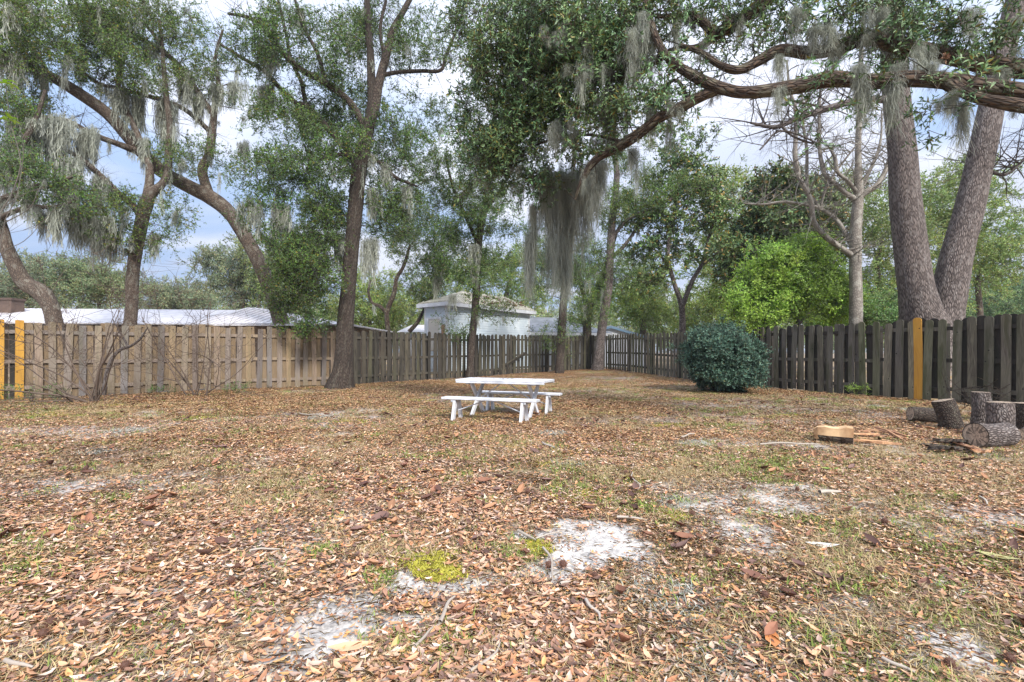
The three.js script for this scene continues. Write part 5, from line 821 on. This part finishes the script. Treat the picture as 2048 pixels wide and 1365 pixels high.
{
  const R = rng(165), mats = [woodTex(166, [214, 172, 130], [164, 118, 82], [196, 150, 112], [130, 90, 66, 0.5]), woodTex(167, [190, 142, 108], [140, 98, 72], [206, 166, 126], [120, 86, 66, 0.5])];
  const spots = [[1700, 876, 1790, 886, 0.05], [1712, 872, 1800, 880, 0.045], [1696, 884, 1804, 895, 0.06], [1716, 866, 1775, 868, 0.04], [1730, 864, 1796, 872, 0.035], [1745, 860, 1812, 878, 0.04], [1720, 889, 1786, 890, 0.03], [1752, 868, 1818, 884, 0.03], [1706, 880, 1760, 874, 0.035], [1770, 872, 1815, 887, 0.03]];
  const lb = ['widest pale splinter at the near edge of the split wood heap', 'thin reddish splinter topmost in the split wood heap'];
  spots.forEach(([x0, y0, x1, y1, w], k) => {
    const p = spot(x0, y0), q = spot(x1, y1); p.y = gh(p.x, p.z) + 0.015 + k * 0.009; q.y = gh(q.x, q.z) + 0.014 + (k % 3) * 0.012;
    const a = new Acc(), d = q.clone().sub(p), s = V(-d.z, 0, d.x).normalize(), up = V(0, 1, 0); const c = (f, l, h) => p.clone().lerp(q, f).addScaledVector(s, l * w).addScaledVector(up, h * w);
    a.o = p; const sec = (f, g) => [c(f, -0.5 * g, -0.2 * g), c(f, 0.5 * g, -0.25 * g), c(f, 0.35 * g, 0.3 * g), c(f, -0.3 * g, 0.4 * g)]; const S = [sec(0, 0.35), sec(0.2, 0.9), sec(0.6, 1), sec(1, 0.5)];
    for (let i = 0; i < 3; i++) for (let j = 0; j < 4; j++) { const n = (j + 1) % 4; a.poly([S[i][j], S[i][n], S[i + 1][n], S[i + 1][j]]); } a.poly(S[3]); a.poly(S[0].slice().reverse());
    const m = part('wood_splinter', a.build(), mats[k % 2]); m.position.copy(p); tag(m, k === 2 ? lb[0] : 'long split splinter in the pale heap beside the split log', 'splinter', k === 2 ? null : 'long splinters heaped beside the split log');
  });
  const sc = [[1840, 893, 1900, 902, 0.10], [1868, 888, 1935, 897, 0.08], [1895, 886, 1955, 914, 0.045], [1880, 902, 1930, 910, 0.09], [1940, 898, 1956, 916, 0.06], [1860, 904, 1905, 914, 0.07], [1905, 895, 1945, 890, 0.07], [1964, 914, 1984, 917, 0.05]];
  sc.forEach(([x0, y0, x1, y1, w], k) => {
    const p = spot(x0, y0), q = spot(x1, y1); p.y = gh(p.x, p.z) + 0.02; q.y = gh(q.x, q.z) + 0.03 + (k % 3) * 0.02; const a = new Acc(); a.o = p; const d = q.clone().sub(p), s = V(-d.z, 0, d.x).normalize();
    const row = (f) => [-1, -0.4, 0.4, 1].map((l) => p.clone().lerp(q, f).addScaledVector(s, l * w * (0.5 + 0.4 * Math.sin(f * 3.14))).add(V(0, 0.03 * (1 - l * l) * (k % 2 ? 1 : -0.6) + 0.02 + R.g() * 0.008, 0)));
    const rw = [0, 0.25, 0.5, 0.75, 1].map(row); for (let i = 0; i < 4; i++) for (let j = 0; j < 3; j++) a.prism([rw[i][j], rw[i][j + 1], rw[i + 1][j + 1], rw[i + 1][j]], V(0, -0.008, 0));
    const m = part('bark_scrap', a.build(), k === 4 || k === 7 ? mats[0] : k === 2 ? mats[1] : barkLimb); m.position.copy(p);
    tag(m, k === 4 ? 'pale chip of wood in front of the lying round log' : k === 7 ? 'short pale stub on the ground under the lying round log' : k === 2 ? 'reddish strip of wood slanting through the bark scraps' : 'curled dark bark scrap heaped before the log pile', 'bark', k === 4 || k === 7 || k === 2 ? null : 'bark scraps before the log pile');
  });
  const p = spot(1965, 838); p.y = gh(p.x, p.z); const t = thing('brush_heap', 'tangle of thin bare twigs behind the upright logs', 'brush', p), a = new Acc();
  for (let k = 0; k < 46; k++) { const c = V(R.g() * 0.4, R.r(0.2, 0.62), R.g() * 0.2 - 0.1), d = V(R.g(), R.g() * 0.4, R.g() * 0.6).normalize().multiplyScalar(R.r(0.15, 0.4)); a.tube([c.clone().sub(d), c.clone().add(V(0, R.g() * 0.08, 0)), c.clone().add(d)], [0.006, 0.005, 0.002], 4, { steps: 3, seed: k }); } part('twig', a.build(), barkLimb, t, 'stuff');
}

// ------------------------------------------------------------------ what lies on the ground
function flatLeaf(seed, L, W, curl, roll, rows = 4) {            // a fallen leaf lying in the xz plane
  const a = new Acc(), wd = rows === 4 ? [0.06, 0.9, 0.8, 0.04] : [0.1, 1, 0.06], white = new THREE.Color(1, 1, 1);
  for (let i = 0; i < rows; i++) { const f = i / (rows - 1), y = curl * (f - 0.5) * (f - 0.5) * 4; for (const s of [-1, 0, 1]) a.v((f - 0.5) * L, y * L + (s ? roll * wd[i] * W : 0) + 0.002, s * wd[i] * W / 2, 0, 1, 0, 0, 0, s ? white : new THREE.Color(0.86, 0.84, 0.82)); }
  for (let i = 0; i < rows - 1; i++) for (let s = 0; s < 2; s++) { const k = i * 3 + s; a.i.push(k, k + 1, k + 3, k + 1, k + 4, k + 3); }
  const g = a.build(); g.computeVertexNormals(); return g;
}
const leafCols = [rgb(204, 152, 112), rgb(214, 168, 130), rgb(194, 136, 96), rgb(186, 122, 78), rgb(220, 188, 158), rgb(196, 162, 138), rgb(168, 122, 94), rgb(134, 94, 74), rgb(98, 68, 58), rgb(178, 150, 134), rgb(200, 150, 88), rgb(220, 196, 176), rgb(112, 78, 64), rgb(206, 152, 112)];
const farCols = [rgb(184, 144, 104), rgb(174, 126, 88), rgb(152, 114, 86), rgb(200, 166, 128), rgb(114, 84, 66), rgb(182, 154, 100), rgb(178, 150, 120), rgb(162, 140, 98), rgb(190, 148, 108), rgb(134, 102, 80)];
const inYard = (x, d) => { if (d > 27 || d < 1.2) return false; const L = x < -6 ? 11.5 + (x + 12.2) * 0.763 : x < -3.3 ? 16.2 + (x + 6.05) * 1.09 : 19.2 + (x + 3.3) * 1.154; if (d > L) return false; const R = x < 6.95 ? 26.7 - (x - 5.3) * 4 : x < 8.05 ? 20.1 - (x - 6.95) * 4.64 : x < 9.85 ? 15 - (x - 8.05) * 2.25 : 10.95 - (x - 9.85) * 2.43; return x < 5.3 || d < R; };
{
  const R = rng(171), geos = [flatLeaf(1, 0.062, 0.022, 0.16, 0.18), flatLeaf(2, 0.055, 0.022, -0.08, 0.1), flatLeaf(3, 0.07, 0.022, 0.1, -0.15), flatLeaf(4, 0.05, 0.022, 0.25, 0.3)];
  const g = new THREE.Group(); g.name = 'fallen_leaves'; scene.add(g); tag(g, 'brown oak leaves littering the whole yard', 'leaves', null, 'stuff');
  const lists = geos.map(() => []), c = new THREE.Color();
  const litterGrey = rgb(166, 150, 140), put = (x, d, s, cols, dark) => { const z = -d; c.copy(R.pick(cols)).lerp(litterGrey, 0.14).multiplyScalar(R.r(0.72, 1.28) * dark); lists[Math.floor(R() * 4)].push([M4(V(x, gh(x, z) + 0.006 + R() * R() * 0.03, z), Qe(R.g() * 0.24, R.r(0, 6.28), R.g() * 0.3), s * mix(0.36, 1.12, Math.pow(R(), 1.4))), c.clone()]); };
  let n = 0;
  for (let tries = 0; n < 120000 && tries < 1100000; tries++) {     // near: every leaf for itself
    const d = 1.35 * Math.pow(8.4 / 1.35, Math.pow(R(), 0.66)), x = R.r(-1.18, 1.18) * (d + 0.25); if (!inYard(x, d)) continue;
    const s = clamp(sandAt(x, -d)), m = fbm(x * 0.9 + 3, -d * 0.9 + 8, 175, 3), k = sstep(0.3, 0.62, m + (x < 0 ? 0.1 : -0.02)) * 0.85 + 0.15; if (R() > (1 - s * 0.97) * k) continue;
    put(x, d, 1, leafCols, 1); n++;
  }
  geos.forEach((q, i) => copies('leaf_layer', q, litter, lists[i], g));
  const wide = [], wideCols = [rgb(110, 74, 60), rgb(92, 64, 56), rgb(140, 96, 74), rgb(168, 124, 92), rgb(120, 92, 84)];   // broad curled leaves, most of them decayed
  for (let k = 0; k < 1500; k++) { const d = 1.35 * Math.pow(12 / 1.35, Math.pow(R(), 0.7)), x = R.r(-1.18, 1.18) * (d + 0.25); if (!inYard(x, d) || sandAt(x, -d) > 0.4 || R() > 0.15 + sstep(0.5, 0.64, fbm(x * 1.3, -d * 1.3, 177, 3))) continue; c.copy(R.pick(wideCols)).multiplyScalar(R.r(0.7, 1.2)); wide.push([M4(V(x, gh(x, -d) + 0.012 + R() * 0.02, -d), Qe(R.g() * 0.5, R.r(0, 6.28), R.g() * 0.6), R.r(0.6, 1.2)), c.clone()]); }
  copies('leaf_layer', flatLeaf(8, 0.11, 0.05, 0.22, 0.5), litter, wide, g);
  // crumbled leaf bits, husks and straw between them
  const crumb = []; for (let v = 0; v < 3; v++) { const a = new Acc(); for (let k = 0; k < 34; k++) { const az = R.r(0, 6.28), straw = R() < 0.4, dir = V(Math.cos(az), R.g() * 0.3, Math.sin(az)).normalize(), nr = V(R.g() * 0.6, 1, R.g() * 0.6); nr.addScaledVector(dir, -nr.dot(dir)).normalize(); leafQuad(a, V(R.g() * 0.12, R.r(0.002, 0.018), R.g() * 0.12), dir, nr, straw ? R.r(0.03, 0.07) : R.r(0.012, 0.03), straw ? 0.0028 : R.r(0.007, 0.014), R.pick(straw ? [rgb(196, 174, 134), rgb(170, 142, 100), rgb(150, 134, 116)] : leafCols).clone().multiplyScalar(R.r(0.65, 1.2)), 0.1); } crumb.push(a.build()); }
  const cb = crumb.map(() => []);
  for (let k = 0; k < 14000; k++) { const d = 1.35 * Math.pow(16 / 1.35, Math.pow(R(), 0.66)), x = R.r(-1.18, 1.18) * (d + 0.25); if (!inYard(x, d) || R() < clamp(sandAt(x, -d)) * 0.8) continue; const b = R.r(0.75, 1.15); c.setRGB(b, b, b); cb[k % 3].push([M4(V(x, gh(x, -d) + 0.004, -d), Qe(R.g() * 0.05, R.r(0, 6.28), R.g() * 0.05), R.r(0.8, 1.3)), c.clone()]); }
  crumb.forEach((q, i) => copies('leaf_layer', q, litter, cb[i], g));
  // further off in small drifts of a dozen
  const drift = []; for (let v = 0; v < 3; v++) { const a = new Acc(); for (let k = 0; k < 20; k++) { const az = R.r(0, 6.28), dir = V(Math.cos(az), R.g() * 0.35, Math.sin(az)).normalize(), nr = V(R.g() * 0.5, 1, R.g() * 0.5); nr.addScaledVector(dir, -nr.dot(dir)).normalize(); leafQuad(a, V(R.g() * 0.2, R.r(0.004, 0.03), R.g() * 0.2), dir, nr, R.r(0.025, 0.058), R.r(0.012, 0.025), R.pick(farCols).clone().multiplyScalar(R.r(0.8, 1.3)), 0.14); } drift.push(a.build()); }
  const dl = drift.map(() => []); n = 0;
  for (let tries = 0; n < 11000 && tries < 200000; tries++) {
    const d = 6 + 21 * Math.pow(R(), 0.85), x = R.r(-1.2, 1.2) * d; if (!inYard(x, d)) continue;
    const s = clamp(sandAt(x, -d)), m = fbm(x * 0.5 + 3, -d * 0.5 + 8, 176, 4); if (R() > (1 - s * 0.9) * (0.12 + 0.88 * sstep(0.36, 0.62, m))) continue;
    const b = R.r(0.75, 1.15); c.setRGB(b, b, b); dl[n % 3].push([M4(V(x, gh(x, -d) + 0.004, -d), Qe(R.g() * 0.05, R.r(0, 6.28), R.g() * 0.05), R.r(0.8, 1.25)), c.clone()]); n++;
  }
  drift.forEach((q, i) => copies('leaf_layer', q, litter, dl[i], g));
}
function tuft(seed, n, len, wid, spread, up, cols) {
  const R = rng(seed), a = new Acc();
  for (let k = 0; k < n; k++) {
    const az = R.r(0, 6.28), r = spread * Math.sqrt(R()), x = Math.cos(az) * r, z = Math.sin(az) * r, L = len * R.r(0.5, 1.2), b = R.r(0, 6.28), el = R.r(up[0], up[1]), c = cols[0].clone().lerp(cols[1], R());
    const dx = Math.cos(b) * Math.cos(el), dz = Math.sin(b) * Math.cos(el), dy = Math.sin(el), sx = -Math.sin(b) * wid / 2, sz = Math.cos(b) * wid / 2;
    const mx = x + dx * L * 0.5, my = dy * L * 0.6 + 0.003, mz = z + dz * L * 0.5;
    const i0 = a.v(x - sx, 0, z - sz, 0, 1, 0, 0, 0, c), i1 = a.v(x + sx, 0, z + sz, 0, 1, 0, 0, 0, c), i2 = a.v(mx - sx, my, mz - sz, 0, 1, 0, 0, 0, c), i3 = a.v(mx + sx, my, mz + sz, 0, 1, 0, 0, 0, c), i4 = a.v(x + dx * L, Math.max(0.004, dy * L * 0.85), z + dz * L, 0, 1, 0, 0, 0, c);
    a.i.push(i0, i2, i1, i1, i2, i3, i2, i4, i3);
  }
  const g = a.build(); g.computeVertexNormals(); return g;
}
{
  const R = rng(181), c = new THREE.Color();
  const dry = tuft(1, 40, 0.07, 0.0021, 0.1, [0.05, 0.7], [rgb(160, 136, 94), rgb(196, 176, 136)]), grass = tuft(2, 26, 0.06, 0.004, 0.08, [0.2, 1.1], [rgb(92, 116, 44), rgb(150, 160, 74)]), moss = tuft(3, 80, 0.022, 0.0035, 0.07, [0.2, 1.2], [rgb(150, 146, 44), rgb(192, 182, 72)]);
  const scatter = (name, label, geo, n, dmax, test, s0, s1, cat) => { const l = []; for (let t = 0; l.length < n && t < n * 40; t++) { const d = 1.35 * Math.pow(dmax / 1.35, Math.pow(R(), 0.6)), x = R.r(-1.18, 1.18) * (d + 0.2); if (!inYard(x, d) || R() > test(x, -d, d)) continue; const b = R.r(0.7, 1.15); c.setRGB(b, b, b * R.r(0.9, 1.05)); l.push([M4(V(x, gh(x, -d) + 0.002, -d), Qe(0, R.r(0, 6.28), 0), R.r(s0, s1)), c.clone()]); } tag(copies(name, geo, litter, l, null), label, cat, null, 'stuff'); };
  scatter('dry_grass', 'thin straw coloured dead grass over the yard', dry, 9000, 22, (x, z, d) => (1 - 0.96 * clamp(sandAt(x, z))) * (0.14 + 0.86 * sstep(0.5, 0.64, fbm(x * 1.1 + 60, z * 1.1 + 20, 183, 4) + (x > 0.2 && d < 5 ? 0.06 : x < -0.3 && d < 3.6 ? -0.12 : 0))), 0.7, 1.4, 'grass');
  scatter('green_grass', 'scattered tufts of short green grass in the yard', grass, 7000, 24, (x, z, d) => (1 - 0.85 * clamp(sandAt(x, z))) * (0.06 + 0.6 * sstep(0.52, 0.72, fbm(x * 2.1 + 10, z * 2.1 + 70, 185, 4) + (d > 8 ? 0.07 : 0) - (d < 5 && x < 0.5 ? 0.05 : 0))), 0.5, 1.1, 'grass');
  const spots = [[835, 1122, 45, 9], [895, 1108, 16, 6], [885, 1147, 36, 9], [880, 1112, 24, 6], [1070, 1100, 14, 10], [1180, 990, 10, 5], [1345, 1035, 16, 6], [1030, 897, 30, 3], [1235, 825, 30, 3], [850, 800, 30, 3], [1240, 805, 26, 2], [640, 800, 40, 3], [380, 835, 40, 3], [1265, 962, 12, 4], [2030, 945, 18, 3], [1150, 1000, 40, 6], [940, 868, 20, 3], [1080, 930, 24, 4], [250, 812, 60, 3], [480, 815, 60, 3], [100, 830, 60, 4], [700, 845, 40, 3], [1380, 800, 50, 3], [1560, 830, 50, 3], [560, 880, 40, 4], [1330, 850, 40, 3]], l = [];
  for (const [px, py, rx, ry] of spots) { const nn = Math.round(py > 1000 ? rx * ry * 0.36 + 6 : rx * ry * 0.14 + 4); for (let k = 0; k < nn; k++) { const a = R.r(0, 6.28), r = Math.sqrt(R()), p = spot(px + Math.cos(a) * r * rx, py + Math.sin(a) * r * ry), b = R.r(0.8, 1.1); c.setRGB(b, b, b); l.push([M4(V(p.x, gh(p.x, p.z) + 0.003, p.z), Qe(0, R.r(0, 6), 0), R.r(0.7, 1.3)), c.clone()]); } }
  tag(copies('yellow_moss', moss, litter, l, null), 'low mats of bright yellow green moss between the leaves', 'moss', null, 'stuff');
  const gc = [[30, 1105, 60, 40, 46], [60, 1150, 60, 22, 26], [645, 1108, 16, 8, 12], [215, 1000, 30, 8, 8], [1410, 940, 40, 10, 16], [1490, 948, 18, 6, 12], [1910, 1000, 26, 8, 14], [1680, 1080, 30, 30, 16], [1700, 1150, 60, 40, 16], [1890, 1110, 60, 30, 16], [1030, 1112, 14, 8, 10], [760, 1160, 14, 14, 10], [1850, 1060, 80, 20, 14], [1980, 1120, 50, 30, 14], [1460, 785, 80, 6, 40], [1650, 795, 90, 6, 40], [1800, 805, 50, 6, 30], [1330, 772, 60, 5, 24]], l2 = [];
  for (const [px, py, rx, ry, nn] of gc) for (let k = 0; k < nn; k++) { const a = R.r(0, 6.28), r = Math.sqrt(R()), p = spot(px + Math.cos(a) * r * rx, py + Math.sin(a) * r * ry), b = R.r(0.75, 1.1); c.setRGB(b, b, b); l2.push([M4(V(p.x, gh(p.x, p.z), p.z), Qe(0, R.r(0, 6), 0), R.r(0.6, 1.2)), c.clone()]); }
  tag(copies('grass_clumps', grass, litter, l2, null), 'denser green grass clumps at the yard edges and foreground', 'grass', null, 'stuff');
}
{                                                                // grey moss fallen on the ground
  const g = tuft(5, 620, 0.055, 0.0018, 0.15, [0.0, 0.9], [rgb(140, 146, 138), rgb(184, 190, 180)]), R = rng(191);
  const L = [[1332, 1210, 1.3, 'largest grey moss clump on the leaves right of the white sand'], [1895, 1180, 1, 'grey moss clump among grass near the frame edge'], [1135, 932, 1.2, 'grey moss clump in mid yard ahead of the white sand'], [1440, 1330, 1.1, 'grey moss clump in the bottom foreground'], [640, 838, 1.4, 'grey moss mat on the ground left of the picnic table'], [1110, 872, 1.5, 'grey moss mat on the ground before the benches'], [250, 862, 1.5, 'flat grey moss mat in front of the tan fence'], [1760, 812, 1.2, 'grey moss clump below the grey fence'], [1810, 818, 1.2, 'grey moss clump beside the yellow fence board'], [1350, 1010, 0.9, 'small grey moss clump near the scattered sticks'], [1385, 888, 1.3, 'grey moss strands in the middle right of the yard'], [190, 905, 1.2, 'grey moss strands on the leaves at the far left of the yard']];
  for (const [px, py, s, label] of L) { const p = spot(px, py); p.y = gh(p.x, p.z) + 0.004; const m = part('moss_clump', g, litter); m.position.copy(p); m.rotation.y = R.r(0, 6); m.scale.set(s * 1.1, s * 0.8, s); tag(m, label, 'moss'); }
}
{                                                                // sticks, seed balls, big leaves
  const R = rng(195), stickMat = mottled(219, [150, 138, 126], [190, 180, 168], 2, 0.9);
  const S = [[880, 1262, 912, 1205, 0.009, 'crooked grey stick standing out left of the bottom middle'], [1086, 1108, 1106, 1180, 0.007, 'thin curved stick crossing the largest sand patch'], [1120, 1182, 1140, 1176, 0.007, 'short pale stick below the largest sand patch'], [1036, 1074, 1072, 1092, 0.009, 'stubby dark stick at the upper edge of the largest sand patch'], [1072, 1088, 1130, 1070, 0.004, 'straight thin twig on top of the largest sand patch'], [1172, 1215, 1200, 1255, 0.008, 'curved pale stick in the leaves below the sand'], [1234, 1046, 1294, 1052, 0.009, 'grey stick lying level in mid foreground'], [940, 1360, 1000, 1300, 0.006, 'thin twig at the bottom edge'], [1265, 955, 1275, 990, 0.005, 'small twig right of the centre moss clump'], [1640, 997, 1682, 995, 0.016, 'dark short branch on the pale sand strip'], [500, 1112, 560, 1108, 0.006, 'thin twig in the left leaves near the green moss'], [1765, 1335, 1830, 1362, 0.007, 'pale stick in the right bottom corner'], [830, 1310, 880, 1262, 0.006, 'twig meeting the crooked stick'], [10, 1340, 66, 1352, 0.008, 'grey stick in the left bottom corner'], [1520, 894, 1640, 893, 0.01, 'long straight grey branch in front of the splinters'], [1960, 1005, 1975, 1020, 0.008, 'forked twig at the right side of the sand strip'], [1085, 895, 1110, 905, 0.012, 'pale stick in front of the near bench'], [600, 832, 660, 839, 0.012, 'grey branch beside the moss mat'], [1362, 880, 1390, 872, 0.012, 'short branch in mid yard right of the table']];
  for (const [x0, y0, x1, y1, r, label] of S) { const p = spot(x0, y0), q = spot(x1, y1), a = new Acc(); p.y = gh(p.x, p.z) + r + 0.026; q.y = gh(q.x, q.z) + r + 0.022; a.o = p; const l = p.distanceTo(q), k = () => V(R.g() * 0.08 * l, R.r(0, 0.03) * l, R.g() * 0.08 * l); a.tube([p, p.clone().lerp(q, 0.35).add(k()), p.clone().lerp(q, 0.7).add(k()), q], [r, r * 0.95, r * 0.8, r * 0.45], 7, { steps: 4, wob: 0.15, seed: x0 }); const m = part('stick', a.build(), stickMat); m.position.copy(p); tag(m, label, 'stick'); }
  const ball = (() => { const a = new Acc(), c0 = rgb(84, 56, 44), c1 = rgb(120, 84, 64); const ico = new THREE.IcosahedronGeometry(0.013, 1), p = ico.attributes.position; for (let i = 0; i < p.count; i += 3) { const v = [0, 1, 2].map((k) => V(p.getX(i + k), p.getY(i + k), p.getZ(i + k))); a.poly(v, null, c0); const c = v[0].clone().add(v[1]).add(v[2]).divideScalar(3); if ((i / 3) % 2 === 0) { const t = c.clone().multiplyScalar(1.75); for (let k = 0; k < 3; k++) a.poly([c.clone().lerp(v[k], 0.4), c.clone().lerp(v[(k + 1) % 3], 0.4), t], null, c1); } } return a.build(); })();
  for (const [px, py] of [[100, 1262], [168, 1265], [86, 1285], [250, 1350], [475, 1145], [462, 1175], [300, 1133], [362, 1215], [966, 1016], [1085, 1013], [1055, 992], [1098, 1144], [1190, 1165], [1015, 1200], [1126, 1142], [1530, 1205], [1900, 1345], [1437, 1116], [1385, 1038], [1770, 1055], [1488, 985], [1595, 988], [1252, 955], [1340, 1015], [2020, 1335], [1760, 1155], [1290, 985]]) { const p = spot(px, py); p.y = gh(p.x, p.z) + 0.034; const m = part('seed_ball', ball, litter); m.position.copy(p); m.rotation.set(R.r(0, 6), R.r(0, 6), R.r(0, 6)); m.scale.setScalar(R.r(1.1, 1.5)); tag(m, 'dark spiky seed ball lying among the fallen leaves', 'seed ball', 'spiky seed balls on the ground'); }
  const big = flatLeaf(9, 0.15, 0.06, 0.08, 0.1);
  const bigLeaf = (px, py, s, turn, c, label) => { const p = spot(px, py); p.y = gh(p.x, p.z) + 0.02; const m = part('large_leaf', big, new THREE.MeshStandardMaterial({ color: c, vertexColors: true, roughness: 0.7, side: THREE.DoubleSide })); m.position.copy(p); m.rotation.y = turn; m.scale.setScalar(s); tag(m, label, 'leaf'); };
  bigLeaf(702, 1308, 1.15, 0.2, rgb(226, 178, 140), 'large pale tan leaf on the white sand at the bottom');
  bigLeaf(1645, 1102, 1.2, -0.2, rgb(226, 222, 216), 'large whitish curled leaf on the grass at right');
  bigLeaf(1995, 1125, 1.2, -0.7, rgb(170, 164, 112), 'greenish large leaf near the right frame edge');
  bigLeaf(1660, 945, 1.1, -0.1, rgb(150, 186, 84), 'fresh green leaf on the ground in front of the bark scraps');
  bigLeaf(1545, 1290, 1, 1.2, rgb(204, 134, 82), 'orange brown large leaf in the bottom foreground');
  bigLeaf(240, 1195, 1, -0.4, rgb(196, 160, 128), 'long tan leaf among the dark leaves at left');
}

scene.traverse((o) => { if (o.isMesh) { o.castShadow = true; o.receiveShadow = true; } });
scene.updateMatrixWorld(true);
renderer.render(scene, camera);
